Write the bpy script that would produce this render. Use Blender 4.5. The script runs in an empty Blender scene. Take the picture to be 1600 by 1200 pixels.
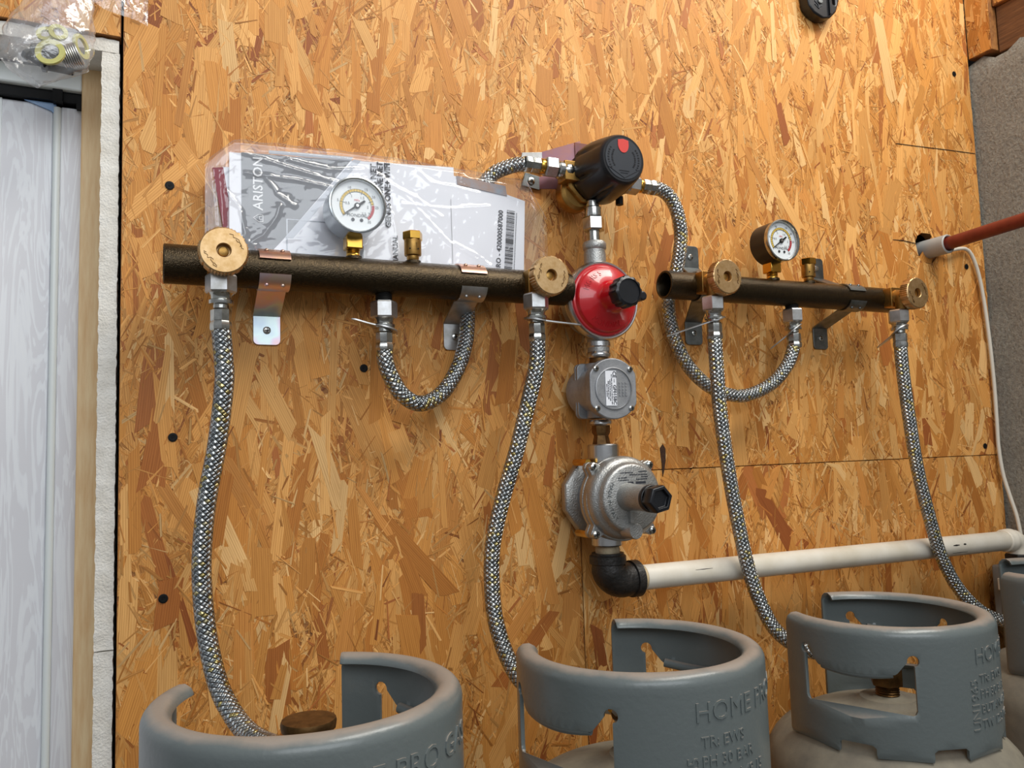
import bpy, bmesh, math, random
import numpy as np
from mathutils import Vector, Matrix
from mathutils.geometry import delaunay_2d_cdt
from math import sin, cos, pi, radians

# ------------------------------------------------------------------ camera, world, lights, exposure
sc = bpy.context.scene
COL = sc.collection
sc.view_settings.view_transform = 'Standard'
sc.view_settings.look = 'None'
sc.view_settings.gamma = 1.0
sc.view_settings.use_curve_mapping = False
sc.view_settings.exposure = 0.0

cam_d = bpy.data.cameras.new('camera')
cam = bpy.data.objects.new('camera', cam_d); COL.objects.link(cam)
cam_d.sensor_width = 36.0; cam_d.lens = 1240.0 / 1600.0 * 36.0
cam_d.clip_start = 0.02; cam_d.clip_end = 100
_R = ((0.90871862, 0.00774094, 0.41733744), (-0.4163057, 0.08946235, 0.90481272), (-0.03033189, -0.99596012, 0.0845187))
cam.matrix_world = Matrix(((_R[0][0], -_R[0][1], -_R[0][2], 0), (_R[1][0], -_R[1][1], -_R[1][2], -1.0),
                           (_R[2][0], -_R[2][1], -_R[2][2], 0), (0, 0, 0, 1)))
sc.camera = cam

world = bpy.data.worlds.new('world'); sc.world = world; world.use_nodes = True
world.node_tree.nodes['Background'].inputs[0].default_value = (0.93, 0.96, 1.0, 1)
world.node_tree.nodes['Background'].inputs[1].default_value = 0.30

def area(name, loc, target, sx, sy, power, col):
    l = bpy.data.lights.new(name, 'AREA'); l.shape = 'RECTANGLE'; l.size = sx; l.size_y = sy
    l.energy = power; l.color = col
    o = bpy.data.objects.new(name, l); COL.objects.link(o); o.location = loc
    d = Vector(target) - Vector(loc)
    o.rotation_euler = d.to_track_quat('-Z', 'Y').to_euler()
    return o
area('skylight', (1.20, -0.95, 1.75), (0.75, 0.0, 0.50), 1.7, 0.6, 40, (1.0, 0.96, 0.88))
area('doorway_daylight', (0.0, -2.5, 1.15), (0.5, 0.0, 0.30), 2.2, 1.1, 26, (0.90, 0.95, 1.0))

# ------------------------------------------------------------------ helpers
class MB:
    def __init__(s): s.v = []; s.f = []; s.uv = None
    def add(s, vs, fs):
        o = len(s.v); s.v += [tuple(p) for p in vs]; s.f += [tuple(i + o for i in q) for q in fs]; return s
    def box(s, lo, hi):
        x0, y0, z0 = lo; x1, y1, z1 = hi
        return s.add([(x0,y0,z0),(x1,y0,z0),(x1,y1,z0),(x0,y1,z0),(x0,y0,z1),(x1,y0,z1),(x1,y1,z1),(x0,y1,z1)],
                     [(0,3,2,1),(4,5,6,7),(0,1,5,4),(1,2,6,5),(2,3,7,6),(3,0,4,7)])
    def lathe(s, prof, p0, ax, n=32, cap=True, rmod=None, phase=0.0):
        p0 = Vector(p0); ax = Vector(ax).normalized()
        ref = Vector((0,0,1)) if abs(ax.z) < 0.9 else Vector((1,0,0))
        u = ref.cross(ax).normalized(); w = ax.cross(u)
        vs = []; fs = []; m = len(prof)
        for j, (r, h) in enumerate(prof):
            for i in range(n):
                a = 2*pi*i/n + phase
                rr = r * (rmod(a, j) if rmod else 1.0)
                vs.append(p0 + ax*h + (u*cos(a) + w*sin(a))*rr)
        for j in range(m-1):
            for i in range(n):
                k = (i+1) % n
                fs.append((j*n+i, j*n+k, (j+1)*n+k, (j+1)*n+i))
        if cap:
            fs.append(tuple(reversed(range(n)))); fs.append(tuple((m-1)*n + i for i in range(n)))
        return s.add(vs, fs)
    def cyl(s, p0, p1, r, n=24, r1=None):
        d = Vector(p1) - Vector(p0)
        return s.lathe([(r, 0), (r if r1 is None else r1, d.length)], p0, d, n)
    def hexnut(s, p0, ax, r, h, phase=0.0):
        return s.lathe([(r*.9, 0), (r, h*.1), (r, h*.9), (r*.9, h)], p0, ax, 6, phase=phase)
    def tube(s, pts, r, n=12, cap=True, uv=False):
        P = [Vector(p) for p in pts]; m = len(P)
        T = [(P[min(i+1, m-1)] - P[max(i-1, 0)]).normalized() for i in range(m)]
        ref = Vector((0, 1, 0)) if abs(T[0].y) < .9 else Vector((1, 0, 0))
        u = (ref - T[0]*ref.dot(T[0])).normalized()
        vs = []; L = [0.0]
        for i in range(m):
            if i: L.append(L[-1] + (P[i]-P[i-1]).length)
            u = (u - T[i]*u.dot(T[i])).normalized(); w = T[i].cross(u)
            rr = r[i] if isinstance(r, (list, tuple)) else r
            for k in range(n):
                a = 2*pi*k/n
                vs.append(P[i] + (u*cos(a) + w*sin(a))*rr)
        fs = []
        uvs = []
        for i in range(m-1):
            for k in range(n):
                q = (k+1) % n
                fs.append((i*n+k, i*n+q, (i+1)*n+q, (i+1)*n+k))
                uvs += [(k/n, L[i]), ((k+1)/n, L[i]), ((k+1)/n, L[i+1]), (k/n, L[i+1])]
        if cap:
            fs.append(tuple(reversed(range(n)))); fs.append(tuple((m-1)*n + i for i in range(n)))
            uvs += [(0, 0)]*(2*n)
        if uv: s.uv = (s.uv or []) + uvs
        return s.add(vs, fs)
    def prism(s, outline, z0, z1, M=None):
        """outline of (x,z) points (seen from -y) pushed along y from z0 (front) to z1 (back)"""
        n = len(outline)
        vs = [(x, z0, z) for x, z in outline] + [(x, z1, z) for x, z in outline]
        if M: vs = [M @ Vector(p) for p in vs]
        fs = [tuple(range(n)), tuple(reversed(range(n, 2*n)))] + [(i, i+n, (i+1) % n + n, (i+1) % n) for i in range(n)]
        return s.add(vs, fs)
    def sphere(s, c, r, nu=16, nv=8, sc3=(1,1,1)):
        prof = [(sin(pi*j/nv)*r + 1e-5, -cos(pi*j/nv)*r) for j in range(nv+1)]
        o = len(s.v); s.lathe(prof, (0,0,0), (0,0,1), nu)
        for i in range(o, len(s.v)):
            p = s.v[i]; s.v[i] = (c[0]+p[0]*sc3[0], c[1]+p[1]*sc3[1], c[2]+p[2]*sc3[2])
        return s
    def xform(s, M):
        s.v = [tuple(M @ Vector(p)) for p in s.v]; return s

def wl(o):
    v = Vector(o.location)
    while o.parent: o = o.parent; v += Vector(o.location)
    return v

def obj(name, mb, m, parent=None, world=False, sharp=38, bevel=0.0, fixn=True):
    me = bpy.data.meshes.new(name)
    off = wl(parent) if (world and parent) else Vector((0,0,0))
    vs = [(p[0]-off.x, p[1]-off.y, p[2]-off.z) for p in mb.v]
    me.from_pydata(vs, [], mb.f)
    if mb.uv:
        l = me.uv_layers.new(name='uv'); l.data.foreach_set('uv', [c for p in mb.uv for c in p])
    elif fixn:
        b = bmesh.new(); b.from_mesh(me); bmesh.ops.recalc_face_normals(b, faces=b.faces); b.to_mesh(me); b.free()
    if m: me.materials.append(m)
    me.polygons.foreach_set('use_smooth', [True]*len(me.polygons))
    me.set_sharp_from_angle(angle=radians(sharp))
    me.update()
    o = bpy.data.objects.new(name, me); COL.objects.link(o)
    if parent: o.parent = parent
    if bevel:
        bv = o.modifiers.new('bevel', 'BEVEL'); bv.width = bevel; bv.segments = 2; bv.limit_method = 'ANGLE'; bv.angle_limit = radians(40)
        bv.harden_normals = False
    return o

def thing(name, loc, label, cat, group=None, rot=None):
    o = bpy.data.objects.new(name, None); COL.objects.link(o); o.location = loc
    o.empty_display_size = .02
    if rot: o.rotation_euler = rot
    o['label'] = label; o['category'] = cat
    if group: o['group'] = group
    return o

def tag(o, label, cat, group=None):
    o['label'] = label; o['category'] = cat
    if group: o['group'] = group
    return o

def dup(root, loc, label, group=None, rot=None, skip=()):
    r = root.copy(); COL.objects.link(r); r.location = loc; r['label'] = label
    if rot is not None: r.rotation_euler = rot
    if group: r['group'] = group
    for ch in list(root.children):
        if ch.name.split('.')[0] in skip: continue
        c = ch.copy(); COL.objects.link(c); c.parent = r
        for g in list(ch.children):
            d = g.copy(); COL.objects.link(d); d.parent = c
    return r

def spline(pts, step=0.002):
    P = [np.array(p, float) for p in pts]
    P = [2*P[0]-P[1]] + P + [2*P[-1]-P[-2]]
    out = []
    for i in range(1, len(P)-2):
        n = max(2, int(np.linalg.norm(P[i+1]-P[i])/step))
        for k in range(n):
            t = k/n
            a, b, c, d = P[i-1], P[i], P[i+1], P[i+2]
            out.append(.5*((2*b)+(-a+c)*t+(2*a-5*b+4*c-d)*t*t+(-a+3*b-3*c+d)*t**3))
    out.append(P[-2]); return out

def text_mb(s, size, origin, xdir, up, ext=0.0, align='CENTER', res=2, warp=None, space=1.0, bold=0.0):
    cu = bpy.data.curves.new('t', 'FONT'); cu.body = s; cu.size = size; cu.align_x = align; cu.align_y = 'CENTER'
    cu.resolution_u = res; cu.space_character = space; cu.offset = bold
    cu.extrude = ext if not warp else max(ext, 1e-5)
    o = bpy.data.objects.new('t', cu); COL.objects.link(o)
    dg = bpy.context.evaluated_depsgraph_get()
    me = bpy.data.meshes.new_from_object(o.evaluated_get(dg))
    bpy.data.objects.remove(o); bpy.data.curves.remove(cu)
    X = Vector(xdir).normalized(); U = Vector(up).normalized(); N = X.cross(U); O = Vector(origin)
    mb = MB()
    vs = []
    for v in me.vertices:
        x, y, z = v.co
        vs.append(warp(x, y, z) if warp else O + X*x + U*y + N*z)
    mb.add(vs, [tuple(p.vertices) for p in me.polygons])
    bpy.data.meshes.remove(me)
    return mb
def join(*mbs):
    r = MB()
    for m in mbs: r.add(m.v, m.f)
    return r

def in_poly(x, y, P):
    c = False; n = len(P)
    for i in range(n):
        x0, y0 = P[i]; x1, y1 = P[(i+1) % n]
        if (y0 > y) != (y1 > y) and x < (x1-x0)*(y-y0)/(y1-y0)+x0: c = not c
    return c

def cdt(outer, holes=(), extra=()):
    vs = []; es = []
    for loop in [outer, *holes]:
        o = len(vs); n = len(loop); vs += [Vector(p) for p in loop]; es += [(o+i, o+(i+1) % n) for i in range(n)]
    vs += [Vector(p) for p in extra]
    r = delaunay_2d_cdt(vs, es, [], 0, 1e-6)
    V = [(p.x, p.y) for p in r[0]]; F = []
    for f in r[2]:
        cx = sum(V[i][0] for i in f)/len(f); cy = sum(V[i][1] for i in f)/len(f)
        if in_poly(cx, cy, outer) and not any(in_poly(cx, cy, h) for h in holes): F.append(tuple(f))
    return V, F

def rrect(x0, z0, x1, z1, r, k=4, corners=(1,1,1,1)):
    """rounded rectangle, corners bl,br,tr,tl"""
    out = []
    for (cx, cz, a0, c) in ((x0+r, z0+r, pi, corners[0]), (x1-r, z0+r, 1.5*pi, corners[1]), (x1-r, z1-r, 0, corners[2]), (x0+r, z1-r, .5*pi, corners[3])):
        if c:
            out += [(cx+r*cos(a0+.5*pi*i/k), cz+r*sin(a0+.5*pi*i/k)) for i in range(k+1)]
        else:
            out.append((x0 if cx < (x0+x1)/2 else x1, z0 if cz < (z0+z1)/2 else z1))
    return out
def circ(cx, cz, r, n=24): return [(cx+r*cos(2*pi*i/n), cz+r*sin(2*pi*i/n)) for i in range(n)]

# ------------------------------------------------------------------ materials
def newmat(name):
    m = bpy.data.materials.new(name); m.use_nodes = True
    nt = m.node_tree; b = nt.nodes['Principled BSDF']
    return m, nt, b
def N(nt, t, **kw):
    n = nt.nodes.new(t)
    for k, v in kw.items():
        if k in n.inputs: n.inputs[k].default_value = v
        else: setattr(n, k, v)
    return n
def ramp(nt, stops):
    r = nt.nodes.new('ShaderNodeValToRGB'); e = r.color_ramp.elements
    while len(e) < len(stops): e.new(.5)
    for i, (p, c) in enumerate(stops): e[i].position = p; e[i].color = (*c, 1)
    return r
def C(h):
    h = h.lstrip('#'); v = [int(h[i:i+2], 16)/255 for i in (0, 2, 4)]
    return tuple(c/12.92 if c <= .04045 else ((c+.055)/1.055)**2.4 for c in v)

def mat(name, base, rough=.5, metal=0.0, base2=None, nscale=60, bump=0.0, bscale=400, bdist=.0004, coat=0.0, spec=None, stretch=None, nlo=.35, nhi=.65, rvar=0.0):
    m, nt, b = newmat(name)
    b.inputs['Base Color'].default_value = (*base, 1); b.inputs['Roughness'].default_value = rough
    b.inputs['Metallic'].default_value = metal; b.inputs['Coat Weight'].default_value = coat
    if spec is not None: b.inputs['Specular IOR Level'].default_value = spec
    tc = N(nt, 'ShaderNodeNewGeometry')
    src = tc.outputs['Position']
    if stretch:
        mp = N(nt, 'ShaderNodeMapping'); mp.inputs['Scale'].default_value = stretch
        nt.links.new(src, mp.inputs['Vector']); src = mp.outputs[0]
    if base2 is not None or rvar:
        nz = N(nt, 'ShaderNodeTexNoise', Scale=nscale, Detail=5.0, Roughness=.6); nt.links.new(src, nz.inputs['Vector'])
        if base2 is not None:
            r = ramp(nt, [(nlo, base), (nhi, base2)]); nt.links.new(nz.outputs['Fac'], r.inputs[0]); nt.links.new(r.outputs[0], b.inputs['Base Color'])
        if rvar:
            mr = N(nt, 'ShaderNodeMapRange'); mr.inputs['To Min'].default_value = max(.02, rough-rvar); mr.inputs['To Max'].default_value = rough+rvar
            mr.inputs['From Min'].default_value = .3; mr.inputs['From Max'].default_value = .7
            nt.links.new(nz.outputs['Fac'], mr.inputs['Value']); nt.links.new(mr.outputs[0], b.inputs['Roughness'])
    if bump:
        nb = N(nt, 'ShaderNodeTexNoise', Scale=bscale, Detail=3.0); nt.links.new(src, nb.inputs['Vector'])
        bp = N(nt, 'ShaderNodeBump', Strength=bump, Distance=bdist); nt.links.new(nb.outputs['Fac'], bp.inputs['Height']); nt.links.new(bp.outputs[0], b.inputs['Normal'])
    return m

M = {}
M['brass'] = mat('brass_cast', C('#bd9455'), .42, 1, C('#a07a40'), 90, .25, 900, .0003, rvar=.08)
M['brass_face'] = mat('brass_machined', C('#d2b286'), .46, 1, C('#c09c6a'), 150, .25, 700, .0002)
M['brass_bright'] = mat('brass_bright', C('#cfa24a'), .22, 1)
M['brass_dull'] = mat('brass_tarnished', C('#86653e'), .5, .9, C('#5e452a'), 80, .3, 500)
M['chrome'] = mat('nickel_plate', C('#c9c9c4'), .2, 1, C('#a8a8a4'), 120, .12, 300)
M['zinc'] = mat('zinc_plate', C('#d3d4d6'), .4, 1, C('#a9a7a2'), 40, .1, 600)
M['zinc_dark'] = mat('zinc_dull', C('#8a8f90'), .38, 1, C('#6d7273'), 60)
M['alu'] = mat('cast_aluminium', C('#b9b9b6'), .42, .85, C('#a8a8a6'), 60, .8, 520, .0009)
M['alu_dark'] = mat('cast_aluminium_grey', C('#acaeb1'), .5, .7, C('#989a9e'), 60, .5, 800, .0005)
M['alu_smooth'] = mat('machined_aluminium', C('#c4c4c4'), .26, 1, None, 60, .15, 300)
M['black'] = mat('black_plastic', C('#14161a'), .33, 0, C('#191b20'), 50, .05, 300)
M['black_soft'] = mat('black_matte', C('#0c0c0d'), .6, spec=.25)
M['black_label'] = mat('dark_grey_label', C('#2b3038'), .42)
M['black_iron'] = mat('black_paint_iron', C('#1a1918'), .45, 0, C('#2b2724'), 90, .8, 260, .0012)
M['red'] = mat('red_enamel', C('#c01520'), .24, .0, None, 60, .06, 500, .0003, coat=.6)
M['red_print'] = mat('red_print', C('#c62a33'), .45)
M['red_dull'] = mat('red_indicator', C('#d23b35'), .5)
M['pipe'] = mat('bronze_hammered_paint', C('#463a28'), .24, .8, C('#352c1f'), 300, 1.0, 620, .0007)
M['white_paint'] = mat('cream_pipe_paint', C('#e9e3d6'), .42, 0, C('#d8cfbc'), 14, .15, 120, .0005)
M['redpipe'] = mat('rust_red_primer', C('#6f2417'), .4, 0, C('#7d2d1d'), 60, .2, 200)
M['pvc'] = mat('grey_plastic_sleeve', C('#a9a8a4'), .5)
M['cable'] = mat('white_cable', C('#d9d2c4'), .5)
M['paper'] = mat('white_paper', C('#eef1f8'), .55)
M['paper_grey'] = mat('grey_print', C('#6e7278'), .5, 0, C('#85898f'), 8)
M['paper_lines'] = mat('light_grey_print', C('#c2c8d2'), .5)
M['ink'] = mat('black_ink', C('#2c2e36'), .6)
M['ink_white'] = mat('white_ink', C('#eef0f3'), .6)
M['maroon'] = mat('maroon_print', C('#8d1b33'), .5)
M['strip_print'] = mat('brown_blue_print', C('#a08578'), .5, 0, C('#8f9aa8'), 40)
M['dial'] = mat('dial_white', C('#eef3f6'), .5)
M['dial_yellow'] = mat('dial_yellow', C('#e3c04e'), .5)
M['steel_case'] = mat('steel_case', C('#b4b9bc'), .25, 1, None, 60, .1, 200)
M['plaster'] = mat('white_plaster', C('#eeebe4'), .8, 0, C('#ddd8ce'), 40, .8, 420, .0014)
M['void'] = mat('dark_gap', C('#191410'), .9)
M['washer'] = mat('yellow_fibre_washer', C('#cfcb7c'), .6, 0, C('#c4c079'), 200)
M['beam'] = mat('brown_stained_timber', C('#7c5434'), .6, 0, C('#5f3e26'), 40, .4, 60, .002, stretch=(4, .5, 6))
M['post'] = mat('pine_post', C('#f7dcae'), .6, 0, C('#dfb27c'), 30, .3, 60, .001, stretch=(5, 5, .5), nlo=.3, nhi=.75)
M['dust'] = mat('dusty_grey_dome', C('#726c61'), .75, 0, C('#8e8776'), 25, .3, 300, .0006, nlo=.3, nhi=.7)
M['floor'] = mat('concrete_floor', C('#6c6861'), .9, 0, C('#575450'), 12, .6, 80, .003)
M['greyplastic'] = mat('grey_meter_plastic', C('#8f9290'), .5)
M['glassdark'] = mat('dark_window', C('#20242a'), .15)
M['ceil'] = mat('pale_board', C('#c9b490'), .8)

def m_zinc_rainbow():
    m, nt, b = newmat('zinc_iridescent'); b.inputs['Metallic'].default_value = 1; b.inputs['Roughness'].default_value = .42
    g = N(nt, 'ShaderNodeNewGeometry'); nz = N(nt, 'ShaderNodeTexNoise', Scale=28.0, Detail=2.0); nt.links.new(g.outputs['Position'], nz.inputs['Vector'])
    r = ramp(nt, [(.3, C('#c9d9e6')), (.42, C('#dff0ef')), (.5, C('#e7d9e8')), (.6, C('#f0d1d4')), (.72, C('#e9ddc0'))])
    nt.links.new(nz.outputs['Fac'], r.inputs[0]); nt.links.new(r.outputs[0], b.inputs['Base Color']); return m
M['rainbow'] = m_zinc_rainbow()
M['coppery'] = mat('yellow_passivated_zinc', C('#c9a183'), .32, 1, C('#b58f86'), 40)
M['purple'] = mat('passivated_bracket', C('#9a6d62'), .35, 1, C('#8a6a78'), 25)

def m_cyl():
    m, nt, b = newmat('grey_cylinder_enamel'); b.inputs['Roughness'].default_value = .34; b.inputs['Coat Weight'].default_value = .25; b.inputs['Coat Roughness'].default_value = .18
    g = N(nt, 'ShaderNodeNewGeometry')
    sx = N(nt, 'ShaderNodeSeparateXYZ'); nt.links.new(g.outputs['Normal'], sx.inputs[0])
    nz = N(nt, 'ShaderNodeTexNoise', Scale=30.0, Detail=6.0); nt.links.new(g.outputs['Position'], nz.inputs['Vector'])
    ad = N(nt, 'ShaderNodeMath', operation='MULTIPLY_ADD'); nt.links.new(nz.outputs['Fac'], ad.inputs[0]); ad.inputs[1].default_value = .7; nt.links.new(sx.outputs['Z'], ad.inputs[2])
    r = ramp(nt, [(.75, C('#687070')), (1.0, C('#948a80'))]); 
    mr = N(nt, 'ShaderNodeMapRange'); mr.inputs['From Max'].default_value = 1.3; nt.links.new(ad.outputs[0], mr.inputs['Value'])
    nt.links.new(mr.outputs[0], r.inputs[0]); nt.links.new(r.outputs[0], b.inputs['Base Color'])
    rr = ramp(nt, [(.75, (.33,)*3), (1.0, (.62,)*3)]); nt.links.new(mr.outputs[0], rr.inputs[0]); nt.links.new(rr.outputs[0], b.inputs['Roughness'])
    nb = N(nt, 'ShaderNodeTexNoise', Scale=180.0, Detail=3.0); nt.links.new(g.outputs['Position'], nb.inputs['Vector'])
    bp = N(nt, 'ShaderNodeBump', Strength=.35, Distance=.0008); nt.links.new(nb.outputs['Fac'], bp.inputs['Height']); nt.links.new(bp.outputs[0], b.inputs['Normal'])
    return m
M['cyl'] = m_cyl()

def m_braid():
    m, nt, b = newmat('steel_braid'); b.inputs['Metallic'].default_value = 1
    tc = N(nt, 'ShaderNodeUVMap'); tc.uv_map = 'uv'
    s = N(nt, 'ShaderNodeSeparateXYZ'); nt.links.new(tc.outputs[0], s.inputs[0])
    def ma(op, a, bb=None, c=None):
        n = N(nt, 'ShaderNodeMath', operation=op)
        for i, x in enumerate((a, bb, c)):
            if x is None: continue
            if isinstance(x, (int, float)): n.inputs[i].default_value = x
            else: nt.links.new(x, n.inputs[i])
        return n.outputs[0]
    u = ma('MULTIPLY', s.outputs[0], 8.0); v = ma('MULTIPLY', s.outputs[1], 165.0)
    A = ma('ADD', u, v); B = ma('SUBTRACT', u, v)
    fa = ma('FLOOR', A); fb = ma('FLOOR', B)
    ck = ma('FLOORED_MODULO', ma('ADD', fa, fb), 2.0)
    ha = ma('ABSOLUTE', ma('SINE', ma('MULTIPLY', A, pi))); hb = ma('ABSOLUTE', ma('SINE', ma('MULTIPLY', B, pi)))
    wa = ma('MULTIPLY_ADD', ma('SINE', ma('MULTIPLY', A, pi*6)), .12, ma('MULTIPLY', ha, ma('POWER', hb, .35)))
    wb = ma('MULTIPLY_ADD', ma('SINE', ma('MULTIPLY', B, pi*6)), .12, ma('MULTIPLY', hb, ma('POWER', ha, .35)))
    mx = N(nt, 'ShaderNodeMix'); nt.links.new(ck, mx.inputs[0]); nt.links.new(wa, mx.inputs[2]); nt.links.new(wb, mx.inputs[3])
    h = mx.outputs[0]
    bp = N(nt, 'ShaderNodeBump', Strength=1.0, Distance=.0016); nt.links.new(h, bp.inputs['Height']); nt.links.new(bp.outputs[0], b.inputs['Normal'])
    cv = N(nt, 'ShaderNodeCombineXYZ'); nt.links.new(fa, cv.inputs[0]); nt.links.new(fb, cv.inputs[1])
    wn = N(nt, 'ShaderNodeTexWhiteNoise'); wn.noise_dimensions = '2D'; nt.links.new(cv.outputs[0], wn.inputs['Vector'])
    r = ramp(nt, [(0, C('#8f979c')), (.45, C('#b4bbbf')), (.86, C('#cfd4d6')), (.92, C('#d0c48c')), (1.0, C('#c2b478'))])
    nt.links.new(wn.outputs['Value'], r.inputs[0])
    dk = N(nt, 'ShaderNodeMix', data_type='RGBA', blend_type='MULTIPLY'); dk.inputs[0].default_value = 1.0
    hr = ramp(nt, [(.0, (.10, .10, .11)), (.45, (1, 1, 1))]); nt.links.new(h, hr.inputs[0])
    nt.links.new(r.outputs[0], dk.inputs[6]); nt.links.new(hr.outputs[0], dk.inputs[7]); nt.links.new(dk.outputs[2], b.inputs['Base Color'])
    b.inputs['Roughness'].default_value = .3
    return m
M['braid'] = m_braid()

def schlick(nt, nrm, f0):
    lw = N(nt, 'ShaderNodeLayerWeight'); lw.inputs['Blend'].default_value = .5
    if nrm is not None: nt.links.new(nrm, lw.inputs['Normal'])
    p = N(nt, 'ShaderNodeMath', operation='POWER'); nt.links.new(lw.outputs['Facing'], p.inputs[0]); p.inputs[1].default_value = 5.0
    q = N(nt, 'ShaderNodeMath', operation='MULTIPLY_ADD'); nt.links.new(p.outputs[0], q.inputs[0]); q.inputs[1].default_value = 1-f0; q.inputs[2].default_value = f0
    return q.outputs[0]
def m_film(name, strength=.55, scale=35, gloss=.2, haze=.1):
    m = bpy.data.materials.new(name); m.use_nodes = True; nt = m.node_tree; nt.nodes.clear()
    out = N(nt, 'ShaderNodeOutputMaterial'); tr = N(nt, 'ShaderNodeBsdfTransparent'); tr.inputs[0].default_value = (.97, .97, .98, 1)
    gl = N(nt, 'ShaderNodeBsdfGlossy'); gl.inputs['Roughness'].default_value = .10; gl.inputs[0].default_value = (1, 1, 1, 1)
    df = N(nt, 'ShaderNodeBsdfDiffuse'); df.inputs[0].default_value = (.85, .85, .87, 1)
    g = N(nt, 'ShaderNodeNewGeometry')
    nz = N(nt, 'ShaderNodeTexNoise', Scale=scale, Detail=4.0, Distortion=1.5); nt.links.new(g.outputs['Position'], nz.inputs['Vector'])
    bp = N(nt, 'ShaderNodeBump', Strength=strength, Distance=.004); nt.links.new(nz.outputs['Fac'], bp.inputs['Height'])
    nt.links.new(bp.outputs[0], gl.inputs['Normal'])
    fo = schlick(nt, bp.outputs[0], .05+gloss)
    m1 = N(nt, 'ShaderNodeMixShader'); m1.inputs[0].default_value = haze; nt.links.new(tr.outputs[0], m1.inputs[1]); nt.links.new(df.outputs[0], m1.inputs[2])
    m2 = N(nt, 'ShaderNodeMixShader'); nt.links.new(fo, m2.inputs[0]); nt.links.new(m1.outputs[0], m2.inputs[1]); nt.links.new(gl.outputs[0], m2.inputs[2])
    nt.links.new(m2.outputs[0], out.inputs[0]); return m
M['film'] = m_film('clear_film', .06, 22, .02, .03)
M['bagfilm'] = m_film('clear_bag_film', .5, 45, .04, .14)

def m_glass():
    m = bpy.data.materials.new('gauge_glass'); m.use_nodes = True; nt = m.node_tree; nt.nodes.clear()
    out = N(nt, 'ShaderNodeOutputMaterial'); tr = N(nt, 'ShaderNodeBsdfTransparent'); gl = N(nt, 'ShaderNodeBsdfGlossy'); gl.inputs['Roughness'].default_value = .03
    fo = schlick(nt, None, .03); mx = N(nt, 'ShaderNodeMixShader')
    nt.links.new(fo, mx.inputs[0]); nt.links.new(tr.outputs[0], mx.inputs[1]); nt.links.new(gl.outputs[0], mx.inputs[2]); nt.links.new(mx.outputs[0], out.inputs[0]); return m
M['glass'] = m_glass()

def m_osb_base():
    return mat('osb_resin_board', C('#a8713a'), .7, 0, C('#7d4d24'), 90, .5, 300, .001)
M['osb'] = m_osb_base()
def m_strand():
    m, nt, b = newmat('osb_strand'); b.inputs['Roughness'].default_value = .58; b.inputs['Specular IOR Level'].default_value = .35
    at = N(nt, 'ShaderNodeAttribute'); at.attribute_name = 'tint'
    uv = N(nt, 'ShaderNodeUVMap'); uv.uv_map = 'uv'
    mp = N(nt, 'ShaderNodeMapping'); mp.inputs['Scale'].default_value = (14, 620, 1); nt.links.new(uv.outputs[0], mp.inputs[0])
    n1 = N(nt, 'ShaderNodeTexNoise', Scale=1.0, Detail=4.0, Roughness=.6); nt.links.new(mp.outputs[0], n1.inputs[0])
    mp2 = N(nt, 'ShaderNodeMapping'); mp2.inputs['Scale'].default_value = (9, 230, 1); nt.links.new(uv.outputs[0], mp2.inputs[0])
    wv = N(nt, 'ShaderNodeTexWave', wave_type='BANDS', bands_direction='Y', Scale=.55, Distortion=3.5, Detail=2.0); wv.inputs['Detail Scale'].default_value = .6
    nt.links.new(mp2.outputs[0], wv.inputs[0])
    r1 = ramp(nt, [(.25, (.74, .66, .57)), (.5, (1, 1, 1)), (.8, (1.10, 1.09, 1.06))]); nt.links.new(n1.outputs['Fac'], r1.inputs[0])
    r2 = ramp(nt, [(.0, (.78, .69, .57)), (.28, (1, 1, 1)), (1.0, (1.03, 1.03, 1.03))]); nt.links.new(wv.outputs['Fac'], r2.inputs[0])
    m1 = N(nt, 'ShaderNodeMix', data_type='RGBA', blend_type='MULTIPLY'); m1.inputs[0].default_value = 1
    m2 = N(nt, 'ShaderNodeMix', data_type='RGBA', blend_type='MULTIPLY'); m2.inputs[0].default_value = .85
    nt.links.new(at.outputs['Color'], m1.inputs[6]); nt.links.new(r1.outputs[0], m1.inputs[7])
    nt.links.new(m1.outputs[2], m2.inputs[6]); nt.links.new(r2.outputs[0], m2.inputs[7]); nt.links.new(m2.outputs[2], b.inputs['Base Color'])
    bp = N(nt, 'ShaderNodeBump', Strength=.5, Distance=.0006); nt.links.new(n1.outputs['Fac'], bp.inputs['Height']); nt.links.new(bp.outputs[0], b.inputs['Normal'])
    return m
M['strand'] = m_strand()

def m_door():
    m, nt, b = newmat('white_woodgrain_pvc'); b.inputs['Roughness'].default_value = .38
    g = N(nt, 'ShaderNodeNewGeometry'); mp = N(nt, 'ShaderNodeMapping'); mp.inputs['Scale'].default_value = (28, 5, 3.2); nt.links.new(g.outputs['Position'], mp.inputs[0])
    wv = N(nt, 'ShaderNodeTexNoise', Scale=1.0, Detail=4.0, Distortion=2.2); nt.links.new(mp.outputs[0], wv.inputs[0])
    sn = N(nt, 'ShaderNodeMath', operation='MULTIPLY'); nt.links.new(wv.outputs['Fac'], sn.inputs[0]); sn.inputs[1].default_value = 40
    s2 = N(nt, 'ShaderNodeMath', operation='SINE'); nt.links.new(sn.outputs[0], s2.inputs[0])
    r = ramp(nt, [(.0, C('#e3e3e8')), (.4, C('#eceef3')), (1.0, C('#f0f2f6'))]); nt.links.new(s2.outputs[0], r.inputs[0]); nt.links.new(r.outputs[0], b.inputs['Base Color'])
    return m
M['door'] = m_door()
M['door_bead'] = mat('white_pvc_bead', C('#eef4f3'), .3)

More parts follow.
